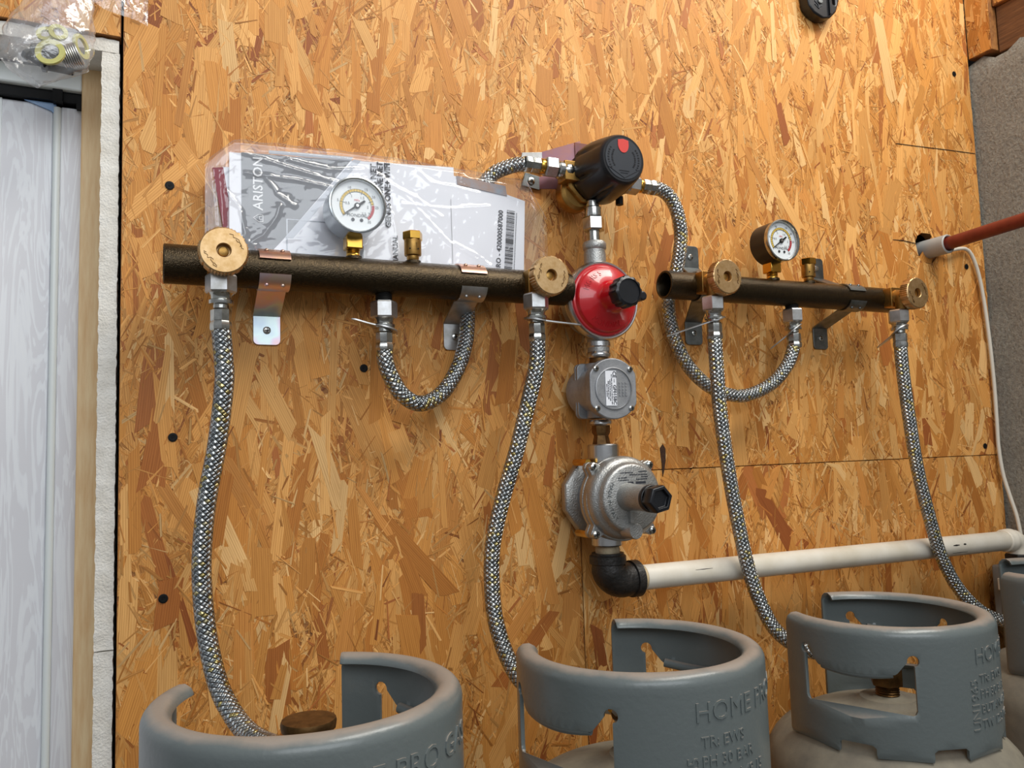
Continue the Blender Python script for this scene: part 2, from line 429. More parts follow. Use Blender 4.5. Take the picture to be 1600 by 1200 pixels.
def m_concrete():
    m, nt, b = newmat('rough_render'); b.inputs['Roughness'].default_value = .9
    g = N(nt, 'ShaderNodeNewGeometry')
    n1 = N(nt, 'ShaderNodeTexNoise', Scale=170.0, Detail=6.0, Roughness=.7, Distortion=.1); nt.links.new(g.outputs['Position'], n1.inputs[0])
    n2 = N(nt, 'ShaderNodeTexNoise', Scale=9.0, Detail=3.0); nt.links.new(g.outputs['Position'], n2.inputs[0])
    r = ramp(nt, [(.3, C('#827f76')), (.5, C('#a19d92')), (.7, C('#b9b5a8'))]); nt.links.new(n1.outputs['Fac'], r.inputs[0])
    mx = N(nt, 'ShaderNodeMix', data_type='RGBA', blend_type='MULTIPLY'); mx.inputs[0].default_value = .4
    nt.links.new(r.outputs[0], mx.inputs[6]); nt.links.new(n2.outputs['Color'], mx.inputs[7]); 
    nt.links.new(r.outputs[0], b.inputs['Base Color'])
    bp = N(nt, 'ShaderNodeBump', Strength=1.0, Distance=.008); nt.links.new(n1.outputs['Fac'], bp.inputs['Height']); nt.links.new(bp.outputs[0], b.inputs['Normal'])
    return m
M['concrete'] = m_concrete()

# ------------------------------------------------------------------ setting: OSB wall
XL, XR, ZT, ZB, SX, SZ = -0.029, 1.487, 1.05, -0.80, 0.561, -0.034
rng = np.random.default_rng(7)
FLOOR = -0.80

def structure(o): o['kind'] = 'structure'; return o
wall = structure(obj('wall_back', MB().box((-0.6, .10, FLOOR), (1.75, .16, 1.25)), M['void']))

HOLE = (1.326, .357, .031)
def panel(outline, holes=()):
    V, F = cdt(outline, holes)
    n = len(V); mb = MB()
    vs = [(x, 0.0, z) for x, z in V] + [(x, .018, z) for x, z in V]
    fs = list(F) + [tuple(i+n for i in reversed(f)) for f in F]
    cnt = {}
    for f in F:
        for i in range(len(f)):
            e = (f[i], f[(i+1) % len(f)])
            cnt.setdefault(tuple(sorted(e)), []).append(e)
    for k, l in cnt.items():
        if len(l) == 1: a, b2 = l[0]; fs.append((a, a+n, b2+n, b2))
    mb.add(vs, fs)
    return obj('osb_panel', mb, M['osb'], wall, world=True)

PAL = [C('#e6b26c'), C('#dda259'), C('#d4964b'), C('#c98a41'), C('#ecc182'), C('#d99e55'), C('#bd7c37'), C('#e2aa62'), C('#cf9049'), C('#ad6b31'), C('#9c5a2b'), C('#b5713a')]
PW = np.array([12, 14, 14, 11, 7, 13, 8, 13, 10, 3, 1.2, 2.0]); PW = PW/PW.sum()
PALN = np.array(PAL)*np.array([1.0, .955, .93])

def strands(parent, bounds, keep, hole=None, dens=1.0, forbid=None):
    """real overlapping wood flakes pressed on the panel face, joined into one mesh"""
    x0, x1, z0, z1 = bounds; A = (x1-x0)*(z1-z0)
    layers = [  # per m2, length, width, angle spread, y range, tint, jag
        (2600, (.04, .11), (.010, .030), 2.0, (.0001, .0003), .95),
        (15000, (.012, .055), (.0010, .0050), 2.0, (.0003, .0006), .98),
        (1100, (.05, .14), (.008, .024), .55, (.0004, .0008), 1.0),
        (6500, (.012, .050), (.0009, .0042), 2.0, (.0006, .0009), 1.0),
        (620, (.05, .15), (.009, .030), .42, (.0007, .0011), 1.02),
        (1500, (.015, .055), (.0010, .0035), .8, (.0009, .0012), 1.03)]
    TV = []; TC = []; TU = []; nper = 8
    for dn, LR, WR, asp, yr, dk in layers:
        n = int(dn*A*dens)
        c = np.stack([rng.uniform(x0, x1, n), rng.uniform(z0, z1, n)], 1)
        L = rng.uniform(*LR, n)*rng.uniform(.6, 1.1, n); W_ = rng.uniform(WR[0]**.5, WR[1]**.5, n)**2
        if asp > 1.5: ang = rng.uniform(-pi/2, pi/2, n)*rng.uniform(.45, 1, n)
        else: ang = rng.normal(0, asp*.62, n)
        ang += pi/2
        # outline in (l, w): tapered / slanted ends, slightly jagged
        J = np.minimum(W_*.9, L*.16)
        j = lambda q: rng.uniform(-q, q, n)
        sl1, sl2 = j(.8)*J, j(.8)*J; tp = rng.uniform(.72, 1.0, n); bow = j(.06)*W_
        sharp_ = rng.random(n) < .22
        tp = np.where(sharp_, rng.uniform(.15, .5, n), tp)
        l = np.stack([-L/2+sl1, -L/2+j(.7)*J, -L/2-sl1, j(.25)*L, L/2-sl2, L/2+j(.7)*J, L/2+sl2, j(.25)*L], 1)
        w = np.stack([-W_/2, j(.35)*W_, W_/2, W_/2*(.5+.5*tp)+bow, W_/2*tp, j(.3)*W_*tp, -W_/2*tp, -W_/2*(.5+.5*tp)+bow], 1)
        ca, sa = np.cos(ang)[:, None], np.sin(ang)[:, None]
        px = c[:, :1] + l*ca - w*sa; pz = c[:, 1:] + l*sa + w*ca
        y = -(rng.uniform(*yr, n)[:, None] + np.sign(l)*rng.uniform(-.00012, .00012, n)[:, None] + np.sign(w)*rng.uniform(-.00008, .00008, n)[:, None])
        px = np.clip(px, x0+.0006, x1-.0006); pz = np.clip(pz, z0+.0006, z1-.0006)
        if forbid:
            fx_, fz_ = forbid; inn = (px > fx_) & (pz < fz_); tox = (px-fx_) < (fz_-pz)
            px = np.where(inn & tox, fx_, px); pz = np.where(inn & ~tox, fz_, pz)
        if hole:
            hx, hz, hr = hole; dx, dz = px-hx, pz-hz; d = np.hypot(dx, dz)+1e-9; s = np.where(d < hr, hr/d, 1.0)
            bad = np.hypot(c[:, 0]-hx, c[:, 1]-hz) < hr+.006
            px, pz = hx+dx*s, hz+dz*s
        else: bad = np.zeros(n, bool)
        ok = keep(px, pz) & ~bad
        ci = rng.choice(len(PAL), n, p=PW)
        colr = PALN[ci]*(rng.uniform(.86, 1.08, n) if WR[1] > .008 else rng.uniform(.66, 1.14, n))[:, None]*dk
        rx, rz = rng.uniform(0, 40, n)[:, None], rng.uniform(0, 40, n)[:, None]
        TV.append(np.stack([px, y, pz], 2)[ok]); TC.append(colr[ok]); TU.append(np.stack([l+rx, w+rz], 2)[ok])
    V = np.concatenate(TV); Cc = np.concatenate(TC); U = np.concatenate(TU); n = len(V)
    ctr = V.mean(1, keepdims=True); dv = V-ctr; dv[:, :, 1] = 0; dl = np.linalg.norm(dv, axis=2, keepdims=True)+1e-9
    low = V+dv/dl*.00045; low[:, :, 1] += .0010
    verts = np.concatenate([V, low], 1).reshape(-1, 3)          # 16 per strand
    base = (np.arange(n)*16)[:, None]
    top = base + np.array([[0, 7, 6, 5, 4, 3, 2, 1]])
    k = np.arange(8)
    side = np.stack([k, (k+1) % 8, (k+1) % 8+8, k+8], 1)[None] + base[:, :, None]
    nl = n*8 + n*32
    me = bpy.data.meshes.new('wood_strands')
    me.vertices.add(len(verts)); me.vertices.foreach_set('co', verts.ravel())
    loops = np.concatenate([top, side.reshape(n, 32)], 1).ravel()
    me.loops.add(nl); me.loops.foreach_set('vertex_index', loops.astype(np.int32))
    tot = np.tile(np.array([8]+[4]*8), n); st = np.concatenate([[0], np.cumsum(tot)[:-1]])
    me.polygons.add(n*9); me.polygons.foreach_set('loop_start', st.astype(np.int32))
    me.update(calc_edges=True); me.validate(); me.shade_flat()
    ca = me.color_attributes.new('tint', 'FLOAT_COLOR', 'POINT')
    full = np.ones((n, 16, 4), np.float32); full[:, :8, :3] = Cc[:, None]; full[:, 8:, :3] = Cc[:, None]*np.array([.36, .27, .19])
    ca.data.foreach_set('color', full.ravel())
    uvl = me.uv_layers.new(name='uv')
    uu = np.concatenate([U, U], 1).reshape(-1, 2)
    uvl.data.foreach_set('uv', uu[loops].astype(np.float32).ravel())
    me.materials.append(M['strand'])
    o = bpy.data.objects.new('wood_strands', me); COL.objects.link(o); o.parent = parent; o['kind'] = 'stuff'
    return o

g = .0005
up_out = [(XL, ZB), (SX-g, ZB), (SX-g, SZ), (XR, SZ+g+.002), (XR, ZT), (XL, ZT)]
p_up = panel(up_out, [circ(*HOLE, 32)])
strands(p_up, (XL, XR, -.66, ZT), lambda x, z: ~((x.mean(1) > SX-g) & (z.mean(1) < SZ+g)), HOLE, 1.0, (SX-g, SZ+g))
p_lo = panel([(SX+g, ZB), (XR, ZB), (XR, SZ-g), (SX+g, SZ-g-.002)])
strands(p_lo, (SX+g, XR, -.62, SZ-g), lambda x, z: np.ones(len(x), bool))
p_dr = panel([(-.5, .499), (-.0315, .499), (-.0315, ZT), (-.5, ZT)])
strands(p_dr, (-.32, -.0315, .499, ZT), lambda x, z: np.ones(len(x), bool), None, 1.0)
# fine cracks and one bark pocket in the boards
def crack(pts, w=.0007):
    mb = MB(); mb.tube([(x, -.0013, z) for x, z in pts], w, 5)
    return obj('crack', mb, M['void'], p_up, world=True)
crack([(1.262, .549), (1.33, .552), (1.40, .5555), (1.484, .559)])
crack([(1.236, .364), (1.26, .365), (1.297, .362)])
mb = MB().prism([(.703, -.002), (.708, .004), (.7125, -.003), (.712, -.02), (.709, -.034), (.7055, -.045), (.705, -.025)], -.0021, .0)
obj('bark_pocket', mb, mat('bark', C('#4a2c18'), .8, 0, C('#2c180c'), 200), p_up, world=True)
# black countersunk screws
for x, z in ((.022, .326), (.252, .112), (.027, .028), (.018, -.154), (1.441, .715), (1.432, .328), (1.444, -.017), (.30, .80), (.60, .86)):
    mb = MB(); mb.lathe([(.0052, 0), (.0052, .0006), (.004, .0010), (.0022, .0006)], (x, -.0014, z), (0, -1, 0), 16)
    mb.lathe([(.0016, 0), (.0012, .0013)], (x, -.0014, z), (0, -1, 0), 4)
    obj('screw', mb, M['black_soft'], p_up if z > SZ or x < SX else p_lo, world=True)

# right wall (rough render) standing forward from the boards
nx_, nz_ = 60, 70
mb = MB(); vs = []; fs = []
rr = random.Random(4)
for i in range(nx_+1):
    for k in range(nz_+1):
        y = .10 - i*(1.5/nx_)
        top = .742 + .006*sin(i*1.7) + .004*sin(i*4.1)
        z = FLOOR + (top-FLOOR)*k/nz_
        vs.append((1.4885 + rr.uniform(0, .004) + (.006 if k == nz_ else 0), y, z))
for i in range(nx_):
    for k in range(nz_):
        a = i*(nz_+1)+k; fs.append((a, a+1, a+nz_+2, a+nz_+1))
    a = i*(nz_+1)+nz_
    o = len(vs); vs += [(1.75, vs[a][1], vs[a][2]), (1.75, vs[a+nz_+1][1], vs[a+nz_+1][2])]
    fs.append((a, o, o+1, a+nz_+1))
mb.add(vs, fs); structure(obj('wall_right', mb, M['concrete'], sharp=180))
# timber above the rendered wall: board offcut, stained beam, board strip
t1 = structure(obj('trim_1', MB().box((1.489, -.050, .752), (1.70, .0, 1.05)), M['osb'], bevel=.001))
def strands_side(parent, y0, y1, z0, z1, x):
    s = strands(None, (y0, y1, z0, z1), lambda a, b: np.ones(len(a), bool))
    me = s.data; n = len(me.vertices); co = np.empty(n*3); me.vertices.foreach_get('co', co); co = co.reshape(-1, 3)
    new = np.stack([x+co[:, 1], -co[:, 0], co[:, 2]], 1); me.vertices.foreach_set('co', new.ravel()); me.update()
    s.parent = parent
strands_side(t1, .001, .049, .753, 1.05, 1.489)
structure(obj('trim_2', MB().box((1.505, -1.3, .746), (1.70, -.052, .838)), M['beam'], bevel=.002))
t3 = structure(obj('trim_3', MB().box((1.497, -1.3, .8385), (1.70, -.0515, 1.05)), M['osb'], bevel=.001))
strands_side(t3, .055, .30, .840, 1.05, 1.497)
obj('screw', MB().lathe([(.005, 0), (.004, .0015)], (1.4955, -.105, .868), (-1, 0, 0), 14), M['black_soft'], t3, world=True)

# floor, ceiling
structure(obj('floor', MB().box((-1.9, -3.2, FLOOR-.1), (2.6, .16, FLOOR)), M['floor']))

# door and its frame, set back in a plastered opening
d = structure(obj('door_1', MB().box((-.95, .078, FLOOR+.01), (-.1065, .10, .438)), M['door'], bevel=.002))
obj('door_rail', MB().box((-.0985, .076, FLOOR+.01), (-.0745, .10, .436)), M['door'], d, bevel=.0015)
mb = MB(); mb.tube([(-.1025, .0765, FLOOR+.01), (-.1025, .0765, .434)], .0042, 14)
obj('glazing_bead', mb, M['door_bead'], d)
mb = MB().box((-.164, .0770, FLOOR+.01), (-.160, .079, .438)); obj('panel_joint', mb, M['door_bead'], d)
mb = MB().prism([(-.137, .4385), (-.1035, .4385), (-.1035, .424), (-.109, .429)], .0745, .0775)
obj('protective_film', mb, mat('blue_film', C('#8fb4e0'), .3), d)
fr = structure(obj('trim_4', MB().box((-.95, .060, .452), (-.0755, .10, .4765)), M['door_bead'], bevel=.002))
obj('dark_gap_strip', MB().box((-.95, .068, .4395), (-.0755, .10, .4515)), M['black_soft'], fr)  # black strip for the dark gap over the door, shade put into its colour
obj('latch_plate', MB().box((-.1065, .0625, .437), (-.096, .075, .453)).box((-.0815, .0655, .433), (-.0755, .075, .447)), M['black_soft'], fr)
structure(obj('trim_5', MB().box((-.0755, .060, FLOOR), (-.045, .098, .488)), M['post'], bevel=.0015))
def rough_bar(x0, x1, y0, y1, z0, z1, n, seed):
    r = random.Random(seed); mb = MB(); vs = []; fs = []
    m = 12
    for i in range(n+1):
        t = i/n
        for k in range(m):
            a = 2*pi*k/m+pi/4
            sx = max(-1, min(1, cos(a)*1.42)); sy = max(-1, min(1, sin(a)*1.42))
            j = lambda s=.0006: r.uniform(-s, s)
            vs.append(((x0+x1)/2+sx*(x1-x0)/2+j(), (y0+y1)/2+sy*(y1-y0)/2+j(), z0+(z1-z0)*t+(j() if 0 < i < n else 0)))
    for i in range(n):
        for k in range(m):
            q = (k+1) % m; fs.append((i*m+k, i*m+q, (i+1)*m+q, (i+1)*m+k))
    fs += [tuple(reversed(range(m))), tuple(n*m+k for k in range(m))]
    return mb.add(vs, fs)
structure(obj('trim_6', rough_bar(-.0515, -.0325, .004, .060, -.205, .480, 160, 1), M['plaster'], sharp=60))
structure(obj('trim_7', rough_bar(-.0515, -.0325, .004, .060, FLOOR, -.2065, 120, 3), M['plaster'], sharp=60))
hb = rough_bar(.481, .4965, .004, .064, -.95, -.0335, 160, 2)
hb.v = [(z, y, x) for x, y, z in hb.v]
structure(obj('trim_8', hb, M['plaster'], sharp=60))

# ------------------------------------------------------------------ manifolds
def manifold(x0, x1, z, label, r=.0213, slope=0.0):
    t = thing('gas_manifold', (x0, -.058, z), label, 'pipe', 'hammered bronze gas manifolds')
    L = x1-x0
    def rmod(a, j): return 1.0
    mb = MB(); ri = r-.004
    prof = [(ri, .05), (ri, .0015), (ri+.001, 0), (r-.001, 0), (r, .001), (r, L-.001), (r-.001, L), (ri+.001, L), (ri, L-.0015), (ri, L-.05)]
    mb.lathe(prof, (0, 0, 0), (1, 0, slope), 40, cap=True)
    obj('pipe', mb, M['pipe'], t)
    return t
mL = manifold(.0145, .5235, .2185, 'thick bronze hammered pipe on the left, in front of the manuals', .0222)
mR = manifold(.683, 1.150, .2355, 'bronze hammered pipe on the right with an open left end', .0205)
# threaded outlet stubs under the pipes and ports on top
def stub(parent, x, z0, z1, r=.0105):
    mb = MB(); n = 6
    prof = []
    for i in range(n): h = (z1-z0)*i/n; prof += [(r, h), (r*.93, h+(z1-z0)/n*.5)]
    mb.lathe(prof, (x, -.058, z0), (0, 0, 1), 20); obj('outlet_stub', mb, M['black_soft'], parent, world=True)
stub(mL, .264, .190, .204); stub(mR, .9265, .203, .222)
for x, p, z in ((.2275, mL, .2385), (.3025, mL, .2385), (.891, mR, .254), (.966, mR, .254)):
    mb = MB().lathe([(.0105, 0), (.010, .0035)], (x, -.058, z), (0, 0, 1), 24); obj('port', mb, M['pipe'], p, world=True)

# ------------------------------------------------------------------ pipe brackets
def bracket(x, zc, label, r, m_clip, m_foot, shift=0.0):
    t = thing('pipe_bracket', (x, 0, zc), label, 'bracket', 'zinc pipe brackets')
    w = .0175
    for sgn, nm in ((1, 'upper_clip'), (-1, 'lower_clip')):
        mb = MB(); vs = []; fs = []; n = 12
        a0, a1 = (radians(22), radians(112)) if sgn > 0 else (radians(-22), radians(-112))
        for i in range(n+1):
            a = a0+(a1-a0)*i/n
            for rr_ in (r+.0003, r+.0021):
                for sx in (-w, w): vs.append((sx+shift, -.058-rr_*cos(a), rr_*sin(a)))
        for i in range(n):
            b0 = i*4; b1 = b0+4
            fs += [(b0, b0+1, b1+1, b1), (b0+2, b1+2, b1+3, b0+3), (b0, b1, b1+2, b0+2), (b0+1, b0+3, b1+3, b1+1)]
        fs += [(0, 2, 3, 1), (n*4, n*4+1, n*4+3, n*4+2)]
        mb.add(vs, fs); c = obj(nm, mb, m_clip if sgn > 0 else m_foot, t)
        for sx in (-.009, .009):
            a = (a0*.62+a1*.38)
            p = Vector((sx+shift, -.058-(r+.0018)*cos(a), (r+.0018)*sin(a)))
            obj('dimple', MB().sphere(p, .0026, 12, 6), m_clip if sgn > 0 else m_foot, c)
        # arm from the clip back to the wall, then the foot plate
        zA = sgn*(r*.93); zB = sgn*(r+.022)
        mb = MB()
        a = Vector((0, -.058+r*.45, zA)); b = Vector((0, -.0035, zB))
        ww = w*.92
        nrm = Vector((0, (b-a).z, -(b-a).y)).normalized()*.0011
        vs = [a+Vector((s1*ww+shift, 0, 0))+nrm*q for q in (-1, 1) for s1 in (-1, 1)] + [b+Vector((s1*ww, 0, 0))+nrm*q for q in (-1, 1) for s1 in (-1, 1)]
        mb.add(vs, [(0,1,3,2), (4,6,7,5), (0,4,5,1), (2,3,7,6), (0,2,6,4), (1,5,7,3)])
        obj('arm', mb, m_foot, t)
        zz0, zz1 = sorted((zB, sgn*(r+.058)))
        ol = rrect(-ww, zz0, ww, zz1, .006, 4, (1,1,0,0) if sgn < 0 else (0,0,1,1))
        f = obj('foot', MB().prism(ol, -.0040, -.0018), m_foot, t, bevel=.0004)
        zs = sgn*(r+.040)
        s = obj('screw', MB().lathe([(.0048, 0), (.0044, .0012), (.002, .0021)], (0, -.0042, zs), (0, -1, 0), 18), M['chrome'], f)
        mb = MB().box((-.0026, -.0066, zs-.0005), (.0026, -.0058, zs+.0005)).box((-.0005, -.0066, zs-.0026), (.0005, -.0058, zs+.0026))
        if sgn < 0: mb2 = obj('screw_slot', mb, M['black_soft'], f)
    return t
bracket(.132, .2185, 'zinc bracket with rainbow foot plate under the left pipe by its left handwheel', .0222, M['coppery'], M['rainbow'])
bracket(.377, .2185, 'zinc bracket with lilac foot plate beside the left hose loop', .0222, M['coppery'], M['zinc'])
bracket(.775, .2355, 'dull zinc bracket behind the crossing hose at the open end of the right pipe', .0205, M['zinc'], M['zinc_dark'], -.02)
bracket(1.040, .2355, 'dull zinc bracket with grey foot near the right end of the right pipe', .0205, M['zinc_dark'], M['zinc_dark'], .012)

# ------------------------------------------------------------------ handwheel valves
def strokes(polys, f, w, h):
    mb = MB()
    for P in polys: mb.tube([f(x, z) for x, z in P], w, 5)
    return mb
ARROW1 = [[(-1.0, -.2), (-.72, .25), (-.52, -.05), (-.25, .32), (0, .5), (.25, .3), (.1, .05), (-.2, .1)], [(.25, .3), (.55, .2), (.8, -.1), (1.0, .1)], [(.55, .2), (.6, -.15)]]
ARROW2 = [[(-1.0, .1), (-.6, .4), (-.5, .15), (-.1, .15), (.1, -.2), (-.2, -.3)], [(.1, -.2), (.25, .35), (.5, .0), (.8, .25), (1.0, .05), (.75, -.1)], [(-.9, -.05), (-.5, .0)]]
def valve(loc, label, roll=0.0):
    """origin on the pipe axis; the handwheel faces -y, the outlet points down"""
    t = thing('shutoff_valve', loc, label, 'valve', 'brass handwheel valves')
    mb = MB()
    mb.prism(rrect(-.0135, -.016, .0135, .016, .002, 3), -.033, -.017)
    mb.lathe([(.0125, .030), (.0125, .034), (.0112, .036), (.0112, .052), (.013, .054), (.013, .058)], (0, 0, 0), (0, -1, 0), 28)
    mb.lathe([(.011, 0), (.0115, .002), (.0115, .024), (.0095, .026)], (0, -.042, 0.002), (0, 0, -1), 28)
    obj('body', mb, M['brass'], t, bevel=.0006)
    R_ = .0252
    def km(a, j): return 1.0 + (.022*(1 if (int(a/(2*pi)*96) % 2) else -1) if j in (2, 3, 4, 5) else 0)
    mb = MB(); mb.lathe([(.010, .054), (.022, .0555), (R_*.975, .0575), (R_, .0585), (R_, .0695), (R_*.975, .0712), (R_*.93, .0722), (.0078, .0722), (.0072, .0715), (.0070, .063)], (0, 0, 0), (0, -1, 0), 96, rmod=km)
    hw = obj('handwheel', mb, M['brass_face'], t, sharp=30)
    obj('stem', MB().lathe([(.006, .060), (.0052, .0665), (.0040, .067)], (0, 0, 0), (0, -1, 0), 20), M['brass'], hw)
    def fr_(cx, ang, s):
        def f(x, z):
            X, Z = x*.0105, z*.0055 + .0165
            a = ang
            return Vector((X*cos(a)-Z*sin(a), -.0723, X*sin(a)+Z*cos(a)))
        return f
    obj('engraved_arrow', strokes(ARROW1, fr_(0, roll, 1), .00045, 0), M['brass_dull'], hw)
    obj('engraved_arrow', strokes(ARROW2, fr_(0, roll+pi, 1), .00045, 0), M['brass_dull'], hw)
    return t
v1 = valve((.072, -.058, .2205), 'brass handwheel valve at the far left end of the left pipe', -.9)
v2 = dup(v1, (.461, -.058, .2195), 'brass handwheel valve between the manuals and the red regulator', rot=(0, .9, 0))
v3 = dup(v1, (.7405, -.058, .236), 'brass handwheel valve near the open end of the right pipe', rot=(0, .6, 0))
v4 = dup(v1, (1.125, -.058, .2345), 'brass handwheel valve at the far right end of the right pipe', rot=(0, .2, 0))
# the wheels are turned differently, the bodies stay upright
for v, a in ((v2, .9), (v3, .6), (v4, .2)):
    v.rotation_euler = (0, 0, 0)
    for c in v.children:
        if c.name.startswith('handwheel'): c.rotation_euler = (0, a, 0)

# ------------------------------------------------------------------ pressure gauges
def gauge(loc, label, case_mat, bezel_mat, R_=.0325):
    """origin at the pipe top under the stem; dial faces -y"""
    t = thing('pressure_gauge', loc, label, 'gauge', 'pressure gauges on the pipes')
    zc = R_+.0235; f0 = .029
    mb = MB(); mb.lathe([(.0085, 0), (.0085, .003), (.0078, .004), (.0085, .005), (.0078, .006), (.0085, .007), (.0078, .009)], (0, 0, .001), (0, 0, 1), 24)
    st = obj('stem', mb, M['brass_bright'], t)
    obj('stem_square', MB().box((-.010, -.010, .010), (.010, .010, .026)), M['brass_bright'], t, bevel=.0012)
    mb = MB(); mb.lathe([(R_*.9, -.014), (R_*.985, -.011), (R_*.985, f0-.008), (R_*.99, f0-.0065), (R_*.93, f0-.0065), (R_*.93, f0-.011)], (0, 0, zc), (0, -1, 0), 56)
    obj('case', mb, case_mat, t)
    mb = MB(); mb.lathe([(R_*.985, f0-.008), (R_, f0-.006), (R_*1.01, f0-.002), (R_, f0), (R_*.95, f0+.0005), (R_*.91, f0-.001), (R_*.90, f0-.005)], (0, 0, zc), (0, -1, 0), 64, cap=False)
    obj('bezel', mb, bezel_mat, t)
    yd = -(f0-.006)
    dial = obj('dial', MB().lathe([(R_*.92, f0-.009), (R_*.92, f0-.006)], (0, 0, zc), (0, -1, 0), 48), M['dial'], t)
    def band(a0, a1, r0, r1, y=-.0003, n=40):
        mb = MB(); vs = []; fs = []
        for i in range(n+1):
            a = radians(a0+(a1-a0)*i/n)
            for dy in (y, 0):
                for r in (r0, r1): vs.append((r*cos(a), yd+dy, zc+r*sin(a)))
        for i in range(n):
            b = i*4; c = b+4; fs += [(b, c, c+1, b+1), (b+2, b+3, c+3, c+2), (b, b+2, c+2, c), (b+1, c+1, c+3, b+3)]
        return mb.add(vs, fs)
    
    obj('yellow_scale', band(218, 8, .0178, .0206), M['dial_yellow'], dial)
    obj('red_scale', band(6, -48, .0180, .0214), M['red_print'], dial)
    obj('scale_line', join(band(218, -50, .0170, .0174), band(218, -50, .0208, .0210)), M['ink'], dial)
    mb = MB()
    for i in range(28):
        a = radians(218-(218+48)*i/27); big = i % 5 == 0
        r0, r1 = (.0150 if big else .0174, .0212)
        d_ = Vector((cos(a), 0, sin(a))); q = Vector((-sin(a), 0, cos(a)))*(.00028 if big else .00016)
        o_ = Vector((0, yd-.0005, zc))
        mb.add([o_+d_*r0-q, o_+d_*r1-q, o_+d_*r1+q, o_+d_*r0+q], [(0, 1, 2, 3)])
    obj('tick_marks', mb, M['ink'], dial)
    tx = []
    for s, a, r in (('5', 168, .0235), ('10', 113, .0235), ('15', 62, .0238), ('20', 32, .0238), ('25', 0, .0242), ('35', -52, .0238), ('0.5', 168, .0118), ('1', 120, .0128), ('1.5', 58, .0122), ('2', -2, .0130), ('2.5', -48, .0122), ('0', 222, .0150)):
        tx.append(text_mb(s, .0046, (r*cos(radians(a)), yd-.0005, zc+r*sin(radians(a))), (1, 0, 0), (0, 0, 1)))
    obj('numerals', join(*tx), M['ink'], dial)
    obj('unit_lettering', text_mb('MPa', .0040, (0, yd-.0005, zc+.0068), (1, 0, 0), (0, 0, 1)), M['red_print'], dial)
    obj('maker_lettering', text_mb('MONDIAL', .0056, (0, yd-.0005, zc-.0118), (1, 0, 0), (0, 0, 1)), M['ink'], dial)
    for x in (-.0052, .0052):
        obj('dial_screw', MB().lathe([(.0021, 0), (.0021, .0006), (.0012, .0007), (.0010, .0003)], (x, yd, zc-.0170), (0, -1, 0), 16), M['ink'], dial)
    a = radians(214.5); d_ = Vector((cos(a), 0, sin(a))); q = Vector((-sin(a), 0, cos(a))); o_ = Vector((0, yd-.0016, zc))
    mb = MB().add([o_+d_*.0215-q*.0002, o_-d_*.0040-q*.0012, o_-d_*.0110-q*.0014, o_-d_*.0118, o_-d_*.0110+q*.0014, o_-d_*.0040+q*.0012, o_+d_*.0215+q*.0002], [tuple(range(7))])
    nd = obj('needle', mb, M['black_soft'], t)
    so = nd.modifiers.new('thick', 'SOLIDIFY'); so.thickness = .0006
    obj('needle_hub', MB().lathe([(.0036, 0), (.0036, .0018), (.0025, .0019)], (0, yd-.0006, zc), (0, -1, 0), 24), M['black_soft'], nd)
    obj('hub_pin', MB().lathe([(.0021, 0), (.0018, .0009)], (0, yd-.0022, zc), (0, -1, 0), 20), M['zinc'], nd)
    obj('gauge_glass', MB().lathe([(R_*.915, f0-.0019), (R_*.915, f0-.0011)], (0, 0, zc), (0, -1, 0), 48), M['glass'], t)
    return t
gauge((.2265, -.058, .2405), 'silver cased pressure gauge in front of the paper manuals', M['steel_case'], M['steel_case'], .0345)
gauge((.8900, -.058, .2560), 'black cased pressure gauge on the right pipe', M['black'], M['chrome'])

# ------------------------------------------------------------------ brass safety valves
def relief(loc, label):
    t = thing('relief_valve', loc, label, 'valve', 'brass relief valves on the pipes')
    mb = MB(); mb.lathe([(.006, 0), (.007, .002), (.0078, .004), (.0078, .007), (.0103, .008), (.0108, .0095), (.0108, .0285)], (0, 0, 0), (0, 0, 1), 28)
    b = obj('body', mb, M['brass'], t)
    obj('hex_cap', MB().hexnut((0, 0, .0275), (0, 0, 1), .0128, .011, pi/6), M['brass_bright'], t)
    mb = MB()
    for a in (-2.2, -1.2): mb.lathe([(.0011, 0), (.0011, .0006)], (.0105*cos(a), .0105*sin(a), .015), (cos(a), sin(a), 0), 10)
    obj('vent_hole', mb, M['void'], b)
    tm = text_mb('20 BAR', .0032, (0, 0, 0), (1, 0, 0), (0, 0, 1), warp=lambda x, y, z: Vector((.0109*sin(y/.0108+.15), -.0109*cos(y/.0108+.15), .018+x)))
    obj('stamped_lettering', tm, M['brass_dull'], b)
    return t
s1 = relief((.3025, -.058, .2410), 'small brass relief valve in front of the paper manuals')
s2 = dup(s1, (.966, -.058, .2565), 'small brass relief valve on the right pipe beside the black gauge')

